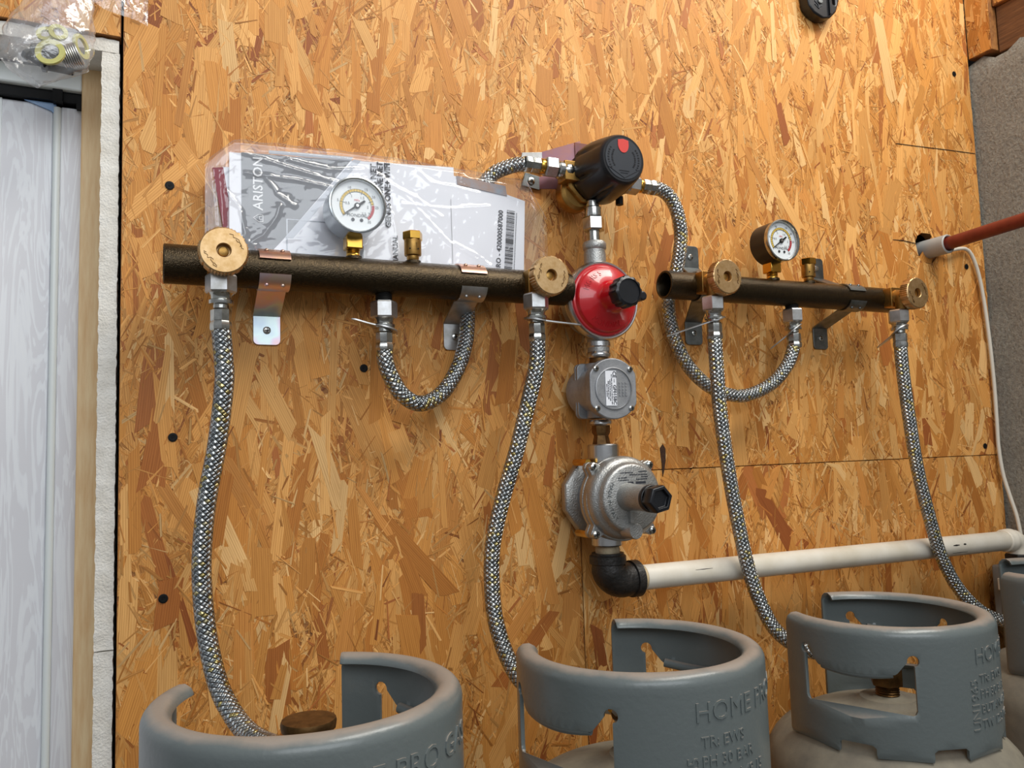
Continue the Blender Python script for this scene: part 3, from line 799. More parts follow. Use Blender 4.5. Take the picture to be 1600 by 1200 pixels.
# ------------------------------------------------------------------ braided hoses
HR = .0102
def hose(label, pts, ends, group='braided steel gas hoses'):
    """ends: list of (point, axis away from hose, 'nut'|'plain')"""
    S = spline(pts, .0022)
    t = thing('gas_hose', pts[0], label, 'hose', group)
    mb = MB(); mb.tube(S, HR, 20, uv=True); obj('braid', mb, M['braid'], t, world=True, sharp=180)
    for p, ax, kind in ends:
        p = Vector(p); ax = Vector(ax).normalized()
        mb = MB(); mb.lathe([(HR+.0004, -.004), (HR+.0012, -.002), (HR+.0012, .003), (HR+.0002, .006), (HR+.0006, .007), (HR+.0006, .018), (HR-.001, .020)], p, ax, 8)
        f = obj('ferrule', mb, M['chrome'], t, world=True, sharp=30)
        if kind == 'nut':
            mb = MB(); mb.lathe([(.0085, .020), (.0085, .024), (.0128, .0245), (.0132, .026), (.0132, .0285), (.0108, .030), (.0112, .034), (.0136, .0365)], p, ax, 28)
            obj('collar', mb, M['chrome'], t, world=True)
            obj('union_nut', MB().hexnut(p+ax*.0365, ax, .0165, .021, .3), M['zinc'], t, world=True, sharp=25)
        elif kind == 'small':
            obj('brass_ring', MB().lathe([(.0098, .019), (.0105, .020), (.0105, .025), (.0098, .026)], p, ax, 24), M['brass_bright'], t, world=True)
            obj('union_nut', MB().hexnut(p+ax*.026, ax, .0145, .018, .3), M['zinc'], t, world=True, sharp=25)
    return t
UP = (0, 0, 1)
hose('long braided hose hanging from the leftmost handwheel down to the left cylinder',
     [(.0715, -.100, .146), (.0725, -.100, .130), (.0745, -.100, .105), (.075, -.099, .081), (.069, -.09, .02), (.060, -.082, -.035), (.055, -.080, -.082), (.054, -.080, -.122), (.057, -.085, -.168), (.063, -.095, -.207), (.072, -.115, -.239), (.087, -.15, -.262), (.100, -.19, -.266), (.111, -.23, -.262)],
     [((.0715, -.100, .143), UP, 'nut'), ((.111, -.23, -.262), (.2, -.95, .05), 'small')])
hose('short braided hose looping below the left pipe and up behind the manuals',
     [(.264, -.058, .128), (.2645, -.058, .116), (.270, -.057, .099), (.285, -.055, .075), (.309, -.052, .063), (.338, -.048, .074), (.363, -.042, .105), (.381, -.031, .144), (.391, -.0175, .188), (.395, -.0115, .24), (.400, -.0110, .30), (.412, -.0125, .350), (.430, -.021, .381), (.455, -.036, .3925), (.471, -.045, .394)],
     [((.264, -.058, .131), UP, 'nut'), ((.473, -.0455, .394), (.97, -.12, -.05), 'small')])
hose('long braided hose from the second handwheel down behind the middle cylinder',
     [(.4525, -.100, .146), (.4525, -.100, .129), (.4505, -.098, .105), (.444, -.09, .069), (.429, -.08, .004), (.411, -.07, -.06), (.398, -.065, -.116), (.395, -.065, -.163), (.396, -.07, -.206), (.402, -.085, -.246), (.411, -.11, -.275), (.425, -.145, -.285), (.442, -.185, -.285), (.455, -.215, -.280)],
     [((.4525, -.100, .143), UP, 'nut'), ((.455, -.215, -.280), (.4, -.9, .1), 'small')])
hose('braided hose arching from the black changeover knob, behind the right pipe, to a loop',
     [(.672, -.058, .379), (.687, -.059, .3765), (.703, -.058, .366), (.716, -.055, .345), (.726, -.047, .312), (.725, -.034, .266), (.719, -.0225, .235), (.716, -.022, .205), (.721, -.027, .160), (.741, -.034, .116), (.778, -.040, .085), (.829, -.045, .074), (.882, -.050, .092), (.912, -.056, .122), (.9255, -.058, .150)],
     [((.671, -.058, .379), (-1, 0, .02), 'small'), ((.9265, -.058, .153), UP, 'nut')])
hose('long braided hose from the third handwheel down to the third cylinder',
     [(.7365, -.100, .152), (.7365, -.100, .135), (.738, -.099, .105), (.743, -.095, .05), (.756, -.09, -.032), (.772, -.085, -.106), (.788, -.085, -.18), (.803, -.09, -.23), (.815, -.105, -.266), (.832, -.135, -.286), (.852, -.17, -.289), (.862, -.187, -.288)],
     [((.7365, -.100, .155), UP, 'nut'), ((.862, -.187, -.288), (.5, -.86, .0), 'small')])
hose('long braided hose from the rightmost handwheel down past the third cylinder',
     [(1.1135, -.100, .150), (1.1135, -.100, .131), (1.117, -.0985, .10), (1.127, -.095, .038), (1.144, -.09, -.046), (1.168, -.085, -.120), (1.199, -.080, -.196), (1.231, -.083, -.251), (1.264, -.095, -.288), (1.288, -.12, -.304), (1.303, -.155, -.302), (1.31, -.178, -.292)],
     [((1.1135, -.100, .153), UP, 'nut'), ((1.31, -.178, -.292), (.15, -.95, .2), 'small')])

# flat pressed spanners left hanging round the hose unions
def flat_spanner(c, direction, L, label):
    c = Vector(c); d_ = Vector(direction).normalized(); side = d_.cross(Vector((0, 0, 1))).normalized(); n = side.cross(d_).normalized()
    t = thing('flat_spanner', c, label, 'spanner', 'flat steel spanners under the unions')
    outer = []; k = 20; ro = .0165
    for i in range(k+1):
        a = radians(28)+(2*pi-radians(56))*i/k; outer.append((ro*cos(a), ro*sin(a)))
    outer += [(.024, -.0052), (L-.004, -.0036), (L, 0), (L-.004, .0036), (.024, .0052)]
    V, F = cdt(outer, [circ(0, 0, .0105, 20)])
    mb = MB(); nn = len(V); q = n*.0008
    mb.add([d_*x+side*y+q for x, y in V]+[d_*x+side*y-q for x, y in V], list(F)+[tuple(i+nn for i in reversed(f)) for f in F])
    cnt = {}
    for f in F:
        for i in range(len(f)): cnt.setdefault(tuple(sorted((f[i], f[(i+1) % len(f)]))), []).append((f[i], f[(i+1) % len(f)]))
    mb.f += [(a, a+nn, b+nn, b) for l in cnt.values() if len(l) == 1 for a, b in l]
    obj('blade', mb, M['zinc'], t)
    return t
flat_spanner((.264, -.058, .1545), (-.95, -.10, .24), .043, 'flat steel spanner on the left hose loop, pointing left')
flat_spanner((.4525, -.100, .1665), (.72, -.62, -.17), .058, 'flat steel spanner reaching towards the red regulator rim')
flat_spanner((.7365, -.100, .1785), (-.95, -.02, -.30), .088, 'long flat steel spanner slanting down left under the third handwheel')
flat_spanner((.9265, -.058, .1765), (-.62, .50, -.60), .046, 'flat steel spanner pointing back to the wall on the right loop')
flat_spanner((1.1135, -.100, .1765), (-.35, .75, -.55), .044, 'flat steel spanner pointing back to the wall under the rightmost handwheel')

# ------------------------------------------------------------------ changeover valve with the big black knob
CX = .573
t = thing('changeover_valve', (CX, -.05, .39), 'automatic changeover valve with a big black fluted knob and brass body', 'valve')
mb = MB(); mb.lathe([(.036, .020), (.038, .024), (.038, .046), (.034, .049)], (.572, 0, .384), (0, -1, 0), 8, phase=.4)
mb.lathe([(.026, .018), (.027, .020), (.027, .036), (.022, .040)], (.557, 0, .366), (0, -1, 0), 24)
mb.box((.525, -.060, .374), (.625, -.036, .402))
obj('brass_body', mb, M['brass'], t, world=True, bevel=.001)
def fl(a, j):
    s = max(0.0, cos(7*a+.6)) ** 6
    amp = (0, .02, .16, .15, .10, .04, 0, 0, 0, 0, 0)[min(j, 10)]
    return 1-amp*s
mb = MB(); mb.lathe([(.0425, .050), (.0438, .052), (.0436, .062), (.0428, .073), (.0408, .086), (.0383, .099), (.0355, .112), (.0340, .1158), (.0320, .1182), (.0285, .1182)], (.583, 0, .390), (0, -1, 0), 112, rmod=fl)
kn = obj('knob', mb, M['black'], t, world=True, sharp=50)
lb = obj('knob_label', MB().lathe([(.0285, .1175), (.0285, .1188)], (.583, 0, .390), (0, -1, 0), 48), M['black_label'], kn, world=True)
hx = [(.583+.0275*cos(pi/6+i*pi/3)*1.02, .390+.0275*sin(pi/6+i*pi/3)*.98) for i in range(7)]
mb = MB(); mb.tube([(x, -.1188, z) for x, z in [hx[3], hx[4], hx[5]]], .0005, 5)
for sx in (-1, 1):
    for j in range(2):
        for i in range(9):
            a = (pi if sx < 0 else 0) + (i-4)*.15 ; r = .0240-j*.0058
            x, z = .583+r*cos(a), .390+r*sin(a)
            mb.box((x-.0012, -.1191, z-.0007-.0003*(i % 3)), (x+.0012, -.1187, z+.0007))
mb.box((.575, -.1191, .3725), (.591, -.1187, .3735)).box((.577, -.1191, .3695), (.589, -.1187, .3703))
obj('raised_print', mb, M['black'], kn, world=True)
mb = MB().prism([(.583+.0085*cos(pi+pi*i/14), .4095+.0115*sin(pi+pi*i/14)) for i in range(15)]+[(.5912, .4155), (.583, .4172), (.5748, .4155)], -.1194, -.1182)
obj('indicator', mb, M['red_dull'], kn, world=True)
# side inlets
mb = MB(); mb.lathe([(.0105, 0), (.0125, .002), (.0125, .008), (.010, .010), (.012, .013), (.012, .020), (.010, .024)], (.517, -.050, .390), (1, 0, 0), 24)
obj('left_nipple', mb, M['chrome'], t, world=True)
mb = MB(); mb.lathe([(.014, 0), (.0165, .006), (.0165, .018), (.013, .026), (.0115, .032)], (.612, -.055, .384), (1, -.05, -.12), 6)
mb.lathe([(.010, 0), (.011, .001), (.011, .004), (.010, .010)], (.638, -.057, .380), (1, 0, 0), 20)
obj('right_nipple', mb, M['alu'], t, world=True)
mb = MB(); mb.cyl((.618, -.050, .362), (.618, -.050, .350), .0055, 14); obj('vent_plug', mb, M['black_soft'], t, world=True)
# union below the valve
mb = MB(); mb.lathe([(.0115, .0), (.0120, .002), (.0120, .014), (.0095, .016), (.0095, .024)], (CX, -.050, .326), (0, 0, 1), 24)
obj('lower_nipple', mb, M['chrome'], t, world=True)
obj('union_nut', MB().hexnut((CX, -.05, .307), (0, 0, 1), .0158, .020, .25), M['chrome'], t, world=True, sharp=25)

# mounting bracket of the changeover valve
t = thing('valve_bracket', (.50, 0, .40), 'bent passivated steel bracket behind the black knob', 'bracket')
mb = MB().prism([(.482, .404), (.520, .400), (.520, .432), (.486, .427)], -.0052, -.0030)
obj('foot', mb, M['zinc'], t, world=True, bevel=.0005)
a = [(.518, -.0052, .400), (.518, -.0052, .432), (.566, -.034, .444), (.566, -.034, .398)]
mb = MB(); o2 = Vector((0, .002, 0)); mb.add([Vector(p) for p in a]+[Vector(p)+o2 for p in a], [(0,1,2,3),(7,6,5,4),(0,4,5,1),(1,5,6,2),(2,6,7,3),(3,7,4,0)])
obj('arm', mb, M['purple'], t, world=True)
mb = MB().box((.556, -.0355, .398), (.600, -.0335, .440)); obj('web', mb, M['purple'], t, world=True)
mb = MB().prism([(.484, .3785), (.512, .3745), (.516, .394), (.490, .398)], -.0052, -.0030)
lf = obj('lower_foot', mb, M['zinc_dark'], t, world=True, bevel=.0005)
obj('screw', MB().lathe([(.0058, 0), (.0052, .0016), (.0028, .0026)], (.499, -.0052, .386), (0, -1, 0), 18), M['chrome'], lf, world=True)
obj('screw_slot', MB().box((.4962, -.0082, .3855), (.5018, -.0074, .3865)).box((.4985, -.0082, .3832), (.4995, -.0074, .3888)), M['black_soft'], lf, world=True)
mb = MB(); a = [(.512, -.0052, .3765), (.512, -.0052, .394), (.560, -.034, .400), (.560, -.034, .372)]
mb.add([Vector(p) for p in a]+[Vector(p)+o2 for p in a], [(0,1,2,3),(7,6,5,4),(0,4,5,1),(1,5,6,2),(2,6,7,3),(3,7,4,0)])
obj('lower_arm', mb, M['purple'], t, world=True)

# ------------------------------------------------------------------ red regulator
RZ = .2045
t = thing('gas_regulator', (CX, -.05, RZ), 'round red enamelled gas regulator with a black adjusting cap', 'regulator')
mb = MB(); mb.lathe([(.0085, 0), (.0085, .018)], (CX, -.05, .289), (0, 0, 1), 20)
obj('inlet_nipple', mb, M['chrome'], t, world=True)
mb = MB(); mb.lathe([(.0135, 0), (.0148, .002), (.0148, .014), (.0165, .016), (.0168, .023), (.015, .026), (.012, .027)], (CX, -.05, .265), (0, 0, 1), 32)
obj('inlet_collar', mb, M['alu'], t, world=True)
mb = MB(); mb.lathe([(.022, .012), (.036, .018), (.046, .030), (.048, .050), (.054, .056)], (CX, 0, RZ), (0, -1, 0), 48)
mb.cyl((CX, -.05, RZ-.07), (CX, -.05, RZ+.07), .0155, 32)
obj('aluminium_body', mb, M['alu'], t, world=True)
mb = MB(); mb.lathe([(.0545, .055), (.0562, .057), (.0565, .064), (.0555, .069), (.0535, .0715), (.0518, .0712), (.0510, .070)], (CX, 0, RZ), (0, -1, 0), 72)
obj('crimped_rim', mb, M['alu_smooth'], t, world=True)
mb = MB(); mb.lathe([(.0512, .066), (.0508, .070), (.0492, .0722), (.0470, .0728), (.0458, .0750), (.0450, .0775), (.0435, .0786), (.034, .0835), (.0245, .0890), (.0215, .0915), (.0200, .0950), (.0192, .1000), (.0186, .122)], (CX, 0, RZ), (0, -1, 0), 72)
cv = obj('red_cover', mb, M['red'], t, world=True)
def conewarp(R0, a0, up, sgn=1):
    def w(x, y, z):
        r = R0 + sgn*y; a = a0 - sgn*x/R0
        yy = -(.0786+(.0435-r)*(.0104/.0190)) - .0002 - z*1.0
        return Vector((CX+r*cos(a), yy, RZ+r*sin(a)))
    return w
obj('raised_lettering', join(text_mb('MG RS 5', .0098, (0,0,0), (1,0,0), (0,0,1), ext=.0004, warp=conewarp(.0365, radians(135), 1)),
    text_mb('MONDIAL', .0105, (0,0,0), (1,0,0), (0,0,1), ext=.0004, warp=conewarp(.0365, radians(263), 1, -1))), M['red'], cv, world=True)
def kk(a, j): return 1.0+.035*(1 if int(a/(2*pi)*48) % 4 < 2 else -1)*(1 if j < 4 else 0)
mb = MB(); mb.lathe([(.0200, .115), (.0205, .117), (.0205, .131), (.0195, .133), (.0165, .1345), (.0160, .1325), (.001, .1325)], (CX, 0, RZ+.0005), (0, -1, 0), 48, rmod=kk)
obj('adjusting_cap', mb, M['black'], t, world=True, sharp=30)
mb = MB(); mb.lathe([(.0055, .108), (.0065, .109), (.0065, .128), (.005, .1295)], (CX+.0245, 0, RZ-.0035), (0, -1, 0), 18)
mb.box((CX+.014, -.124, RZ-.006), (CX+.022, -.112, RZ-.001)); obj('sealing_lug', mb, M['black'], t, world=True, bevel=.0006)
mb = MB(); mb.lathe([(.0150, 0), (.0165, .002), (.0165, .006), (.0150, .008), (.0150, .014), (.0168, .016), (.0168, .022)], (CX, -.05, .126), (0, 0, 1), 32)
obj('outlet_collar', mb, M['alu_smooth'], t, world=True)

# ------------------------------------------------------------------ gas filter
FZ = .0805
t = thing('gas_filter', (CX, -.05, FZ), 'grey octagonal gas filter with a white sticker, below the red regulator', 'filter')
mb = MB(); mb.lathe([(.0125, 0), (.0140, .001), (.0132, .003), (.0140, .005), (.0132, .007), (.0140, .009), (.0132, .012), (.0135, .018)], (CX, -.05, .112), (0, 0, 1), 24)
obj('brass_nipple', mb, M['brass_dull'], t, world=True)
mb = MB(); mb.lathe([(.018, .006), (.030, .009), (.0355, .016), (.0355, .026), (.0335, .030), (.0335, .074)], (CX, 0, FZ), (0, -1, 0), 40)
mb.lathe([(.0175, 0), (.0185, .002), (.0185, .074), (.0175, .076)], (CX, -.045, FZ-.038), (0, 0, 1), 32)
obj('filter_body', mb, M['alu_dark'], t, world=True)
mb = MB()
for y0 in (-.020, -.026): mb.prism(rrect(CX-.030, FZ-.0385, CX+.030, FZ+.0385, .008, 4), y0-.0042-.010, y0-.010)
obj('rear_flange', mb, M['alu_dark'], t, world=True, bevel=.0008)
oc = []
for i in range(48):
    a = 2*pi*i/48; r = .0415; x, z = r*cos(a), r*sin(a); oc.append((CX+max(-.0365, min(.0365, x)), FZ+z))
mb = MB().prism(oc, -.0855, -.072); cvr = obj('cover', mb, M['alu_dark'], t, world=True, bevel=.0014)
mb = MB(); mb.lathe([(.0295, .0850), (.0290, .0868), (.0276, .0872), (.0270, .0858)], (CX, 0, FZ), (0, -1, 0), 48, cap=False); obj('raised_ring', mb, M['alu_dark'], cvr, world=True)
for sx in (-1, 1):
    for sz in (-1, 1):
        x, z = CX+sx*.0268, FZ+sz*.0268
        s = obj('screw', MB().lathe([(.0042, .085), (.0040, .0872), (.0022, .0880)], (x, 0, z), (0, -1, 0), 16), M['chrome'], t, world=True)
        obj('screw_slot', MB().box((x-.0024, -.0884, z-.0005), (x+.0024, -.0878, z+.0005)).box((x-.0005, -.0884, z-.0024), (x+.0005, -.0878, z+.0024)), M['black_soft'], s, world=True)
st = obj('sticker', MB().box((CX-.0130, -.0864, FZ-.0232), (CX+.0040, -.0857, FZ+.0240)), M['paper'], t, world=True)
DN = (0, 0, -1)
obj('sticker_print', join(text_mb('CE', .0075, (CX+.0008, -.0866, FZ+.0190), DN, (1, 0, 0), bold=.0002), text_mb('0085', .0026, (CX+.0005, -.0866, FZ+.0105), DN, (1, 0, 0)),
    text_mb('GF015BC', .0068, (CX+.0008, -.0866, FZ-.0085), DN, (1, 0, 0), bold=.0002)), M['ink'], st, world=True)
mb = MB(); rr = random.Random(9)
for x, z0, z1 in ((CX-.0035, .019, -.021), (CX-.0062, .012, -.017), (CX-.0088, .010, -.013), (CX-.0112, .006, -.011)):
    z = FZ+z0
    while z > FZ+z1:
        l = rr.uniform(.0006, .0022); mb.box((x-.0007, -.0867, z-l), (x+.0007, -.0864, z)); z -= l+rr.uniform(.0004, .0012)
obj('fine_print', mb, M['ink'], st, world=True)
mb = MB()
for k in range(3):
    for i in range(5):
        x, z = CX+.0095+k*.005, FZ+.008-i*.0042; mb.box((x-.0012, -.0862, z-.0013), (x+.0012, -.0855, z+.0010))
obj('cast_marks', mb, M['alu_dark'], cvr, world=True)
mb = MB(); mb.lathe([(.0145, 0), (.0160, .002), (.0160, .006), (.0135, .008)], (CX, -.048, .040), DN, 28)
obj('outlet_collar', mb, M['alu_smooth'], t, world=True)

# ------------------------------------------------------------------ grey pressure regulator with print
GZ = -.066
t = thing('pressure_regulator', (CX, -.05, GZ), 'round cast aluminium pressure regulator with a black hexagonal plug', 'regulator')
mb = MB(); mb.lathe([(.0125, 0), (.0125, .010), (.0100, .014), (.0125, .026), (.0145, .030)], (CX, -.048, .032), DN, 6)
obj('hex_nipple', mb, M['brass_dull'], t, world=True)
for z0, z1 in ((.006, -.03), (-.132, -.10)):
    mb = MB(); mb.lathe([(.0205, 0), (.0218, .0015), (.0218, .022), (.0212, .040)], (CX, -.052, z0), (0, 0, 1 if z0 < -.1 else -1), 28)
    obj('port', mb, M['alu_smooth'], t, world=True)
mb = MB(); mb.lathe([(.036, .030), (.036, .060), (.050, .074), (.050, .080)], (CX+.003, 0, GZ), (0, -1, 0), 48); obj('mid_body', mb, M['alu_dark'], t, world=True)
mb = MB(); mb.lathe([(.044, .010), (.052, .013), (.056, .020), (.056, .030), (.048, .034)], (CX+.003, 0, GZ), (0, -1, 0), 10, phase=.3); obj('back_cover', mb, M['alu'], t, world=True, bevel=.002)
fx = CX+.007; e = .0435
def ears(y0, y1):
    ol = []
    for i in range(72):
        a = 2*pi*i/72; r = .0560
        for k in range(4):
            ea = pi/4+k*pi/2; d_ = abs((a-ea+pi) % (2*pi)-pi)
            if d_ < .17: r = max(r, .0615+.0068*cos(d_/.17*pi/2))
        ol.append((fx+r*cos(a), GZ-.002+r*sin(a)))
    return MB().prism(ol, y0, y1)
obj('flange', ears(-.086, -.076), M['alu'], t, world=True, bevel=.0012)
obj('rear_flange', ears(-.0745, -.067), M['alu'], t, world=True, bevel=.0012)
mb = MB(); mb.lathe([(.0555, .085), (.0552, .090), (.0535, .0955), (.0505, .0985), (.0480, .1000), (.0462, .1035), (.0452, .1080), (.0438, .1100), (.0410, .1110)], (fx, 0, GZ), (0, -1, 0), 72)
cv = obj('domed_cover', mb, M['alu'], t, world=True)
mb = MB(); mb.lathe([(.0195, .106), (.0182, .113), (.0170, .120), (.0164, .166)], (CX, 0, GZ+.002), (0, -1, 0), 36)
obj('spring_tube', mb, M['alu'], t, world=True)
mb = MB(); mb.lathe([(.0168, .158), (.0176, .160), (.0176, .164), (.0168, .166)], (CX, 0, GZ+.002), (0, -1, 0), 32)
mb.lathe([(.0165, .166), (.0180, .168), (.0180, .182), (.0165, .184), (.0125, .1845), (.0118, .1795), (.001, .1795)], (CX, 0, GZ+.002), (0, -1, 0), 6, phase=.2)
obj('hex_plug', mb, M['black'], t, world=True, bevel=.0006)
mb = MB(); mb.box((CX-.002, -.117, GZ-.036), (CX+.002, -.108, GZ-.012)); mb.lathe([(.0108, .104), (.0104, .110), (.0102, .1250), (.0094, .1262)], (CX, 0, GZ-.0415), (0, -1, 0), 28)
obj('vent_boss', mb, M['alu'], t, world=True)
for sx in (-1, 1):
    for sz in (-1, 1):
        x, z = fx+sx*.0442, GZ-.002+sz*.0442
        s = obj('screw', MB().lathe([(.0052, .0855), (.0050, .0885), (.0030, .0900)], (x, 0, z), (0, -1, 0), 18), M['chrome'], t, world=True)
        obj('screw_slot', MB().box((x-.003, -.0905, z-.0006), (x+.003, -.0896, z+.0006)).box((x-.0006, -.0905, z-.003), (x+.0006, -.0896, z+.003)), M['black_soft'], s, world=True)
for x, z in ((.540, -.018), (.540, -.114), (.606, -.018), (.606, -.114)):
    obj('bolt', MB().hexnut((x, -.030, z), (0, -1, 0), .0052, .036), M['brass_bright'], t, world=True)
def arcw(R0, a0, sgn=1):
    def w(x, y, z):
        r = R0+sgn*y; a = a0-sgn*x/R0
        return Vector((fx+r*cos(a), -.1112-z, GZ+r*sin(a)))
    return w
obj('cast_lettering', text_mb('MADE IN ITALY', .0072, (0,0,0), (1,0,0), (0,0,1), ext=.0003, warp=arcw(.0365, radians(186), -1), space=1.05), M['zinc_dark'], cv, world=True)
mb = MB(); rr = random.Random(3)
for k, (x0, x1, z) in enumerate(((-.018, .000, .0335), (.010, .022, .0345), (-.004, .023, .0305), (-.022, -.010, .0270), (.014, .023, .0275), (-.022, -.006, .0240), (.006, .023, .0245), (-.014, .000, .0155), (.010, .022, .0160))):
    x = x0
    while x < x1:
        l = rr.uniform(.0006, .0018); mb.box((fx+x, -.1113, GZ+z-.0007), (fx+x+l, -.1109, GZ+z+.0007)); x += l+rr.uniform(.0003, .0008)
mb.box((fx+.005, -.1113, GZ+.0185), (fx+.0205, -.1109, GZ+.0215))
mb.prism(rrect(fx-.0075, GZ+.0183, fx+.0015, GZ+.0217, .0014, 3), -.1113, -.1109)
obj('printed_marks', mb, M['ink'], cv, world=True)

# ------------------------------------------------------------------ black elbow, cream pipe, end fitting, meter
t = thing('pipe_elbow', (.584, -.05, -.17), 'black painted iron elbow under the grey pressure regulator', 'elbow')
mb = MB(); mb.lathe([(.0165, 0), (.0172, .003), (.0160, .010)], (CX+.001, -.051, -.142), (0, 0, 1), 24); obj('sealed_thread', mb, mat('thread_seal', C('#b9a98c'), .7, 0, C('#8f7f66'), 80, .5, 200), t, world=True)
pts = [(CX+.001, -.051, -.142), (CX+.001, -.051, -.160)] + [(CX+.001+.022*(1-cos(a)), -.051, -.160-.0205*sin(a)) for a in [pi/2*i/8 for i in range(1, 9)]] + [(.612, -.051, -.1805), (.622, -.051, -.1805)]
rad = [.0222, .0222]+[.0238]*8+[.0222, .0222]
mb = MB(); mb.tube(pts, rad, 26)
mb.lathe([(.0222, 0), (.0250, .001), (.0250, .011), (.0225, .013)], (CX+.001, -.051, -.157), (0, 0, 1), 30)
mb.lathe([(.0222, 0), (.0252, .001), (.0252, .012), (.0222, .014)], (.608, -.051, -.1805), (1, 0, 0), 30)
obj('elbow_body', mb, M['black_iron'], t, world=True)
t = thing('gas_pipe', (.62, -.05, -.180), 'long cream painted gas pipe running to the right along the boards', 'pipe')
mb = MB(); mb.lathe([(.0165, 0), (.0168, .012)], (.619, -.051, -.1805), (1, 0, 0), 28); obj('threaded_end', mb, mat('yellowed_thread', C('#cbb48c'), .6), t, world=True)
mb = MB(); mb.lathe([(.0172, 0), (.0172, .775), (.0165, .776)], (.629, -.051, -.1806), (1, 0, -.0085), 36)
pp = obj('pipe', mb, M['white_paint'], t, world=True)
for x0, x1, dz, w in ((1.246, 1.262, .0035, .0014), (1.272, 1.279, .0040, .0016), (1.246, 1.285, -.0095, .0006), (.708, .738, .0060, .0005)):
    mb = MB(); vs = []
    zc = -.1806-.0085*((x0+x1)/2-.629)
    a0 = math.asin(max(-1, min(1, dz/.0172))); da = w/.0172
    for x in (x0, (x0+x1)/2, x1):
        for a in (a0-da*(1 if x == (x0+x1)/2 else .4), a0+da*(1 if x == (x0+x1)/2 else .4)): vs.append((x, -.051-.01735*cos(a), zc+.01735*sin(a)))
    mb.add(vs, [(0, 2, 3, 1), (2, 4, 5, 3)]); obj('chip', mb, M['void'], pp, world=True)
for xx in (.80, 1.22):
    mb = MB(); mb.lathe([(.0180, 0), (.0192, .0008), (.0192, .0008), (.0180, .0016)], (xx, -.051, -.1806-.0085*(xx-.629)), (1, 0, -.0085), 28)
t = thing('pipe_union', (1.42, -.05, -.187), 'cream pipe elbow at the right end of the cream gas pipe', 'elbow')
mb = MB(); mb.lathe([(.0180, 0), (.0198, .002), (.0198, .010), (.0205, .012), (.0205, .020), (.0185, .023)], (1.400, -.051, -.187), (1, 0, 0), 30)
mb.tube([(1.418, -.051, -.187)]+[(1.424+.016*sin(a), -.051, -.187-.018*(1-cos(a))) for a in [pi/2*i/6 for i in range(7)]]+[(1.440, -.051, -.214)], .0185, 22)
obj('elbow_body', mb, M['white_paint'], t, world=True)
obj('lower_nut', MB().hexnut((1.440, -.051, -.232), UP, .024, .020), M['black_iron'], t, world=True)
t = thing('gas_meter', (1.45, -.055, -.35), 'grey plastic meter box with a dark window in the right corner', 'meter')
obj('housing', MB().box((1.412, -.085, -.345), (1.484, -.016, -.234)), M['greyplastic'], t, world=True, bevel=.004)
obj('display_window', MB().box((1.424, -.0868, -.300), (1.476, -.0845, -.247)), M['glassdark'], t, world=True, bevel=.001)
obj('lug', MB().box((1.399, -.055, -.276), (1.4125, -.035, -.255)), M['white_paint'], t, world=True, bevel=.001)

# ------------------------------------------------------------------ rust red pipe through its sleeve, and the cable
t = tag(obj('pipe_sleeve', MB().lathe([(.0135, -.06), (.0135, .040), (.0155, .042), (.0175, .040), (.0178, -.06)], (1.331, 0, .3545), (0, -1, 0), 36, cap=False), M['pvc']), 'short grey plastic sleeve in the round hole of the boards', 'sleeve')
t = tag(obj('heating_pipe', MB().lathe([(.0118, -.08), (.0118, .9), (.011, .901)], (1.331, 0, .3535), (.06, -1, .055), 28), M['redpipe']), 'rust red painted pipe coming out of the sleeve', 'pipe')
S = spline([(1.346, -.004, .349), (1.372, -.012, .352), (1.40, -.010, .358), (1.424, -.008, .360), (1.438, -.009, .350), (1.452, -.010, .315), (1.462, -.010, .26), (1.469, -.010, .18), (1.472, -.010, .10), (1.471, -.010, .03), (1.470, -.010, -.02), (1.472, -.013, -.07), (1.476, -.021, -.115), (1.479, -.028, -.15), (1.480, -.034, -.20), (1.479, -.040, -.232)], .006)
tag(obj('cable', MB().tube(S, .0035, 12), M['cable'], sharp=180), 'thin white cable sagging from the sleeve down the right corner', 'cable')

# ------------------------------------------------------------------ black hook at the top
t = thing('wall_hook', (1.085, 0, .80), 'black plastic clip screwed to the boards at the top edge', 'hook')
ol = [(1.050, .86), (1.050, .80), (1.053, .778), (1.062, .766), (1.078, .7595), (1.094, .764), (1.106, .778), (1.113, .80), (1.114, .86)]
V, F = cdt(ol, [rrect(1.100, .790, 1.1055, .850, .0027, 3)])
mb = MB(); n = len(V); mb.add([(x, -.022, z) for x, z in V]+[(x, -.0016, z) for x, z in V], list(F)+[tuple(i+n for i in reversed(f)) for f in F])
cnt = {}
for f in F:
    for i in range(len(f)): cnt.setdefault(tuple(sorted((f[i], f[(i+1) % len(f)]))), []).append((f[i], f[(i+1) % len(f)]))
mb.f += [(a, a+n, b+n, b) for l in cnt.values() if len(l) == 1 for a, b in l]
obj('body', mb, M['black'], t, world=True, bevel=.0025)
obj('rib', MB().box((1.0905, -.026, .768), (1.0935, -.021, .86)), M['black'], t, world=True, bevel=.001)
obj('screw', MB().lathe([(.005, 0), (.004, .003)], (1.074, -.0215, .789), (0, -1, 0), 16), M['zinc_dark'], t, world=True)
obj('emboss', MB().tube([(1.064, -.0222, .782), (1.070, -.0225, .776), (1.078, -.0225, .782)], .0008, 5).tube([(1.064, -.0222, .788), (1.070, -.0225, .782), (1.072, -.0225, .775)], .0008, 5), M['black_label'], t, world=True)

t.scale = (1.22, 1.0, 1.0); t.location = (1.083, 0, .7835)

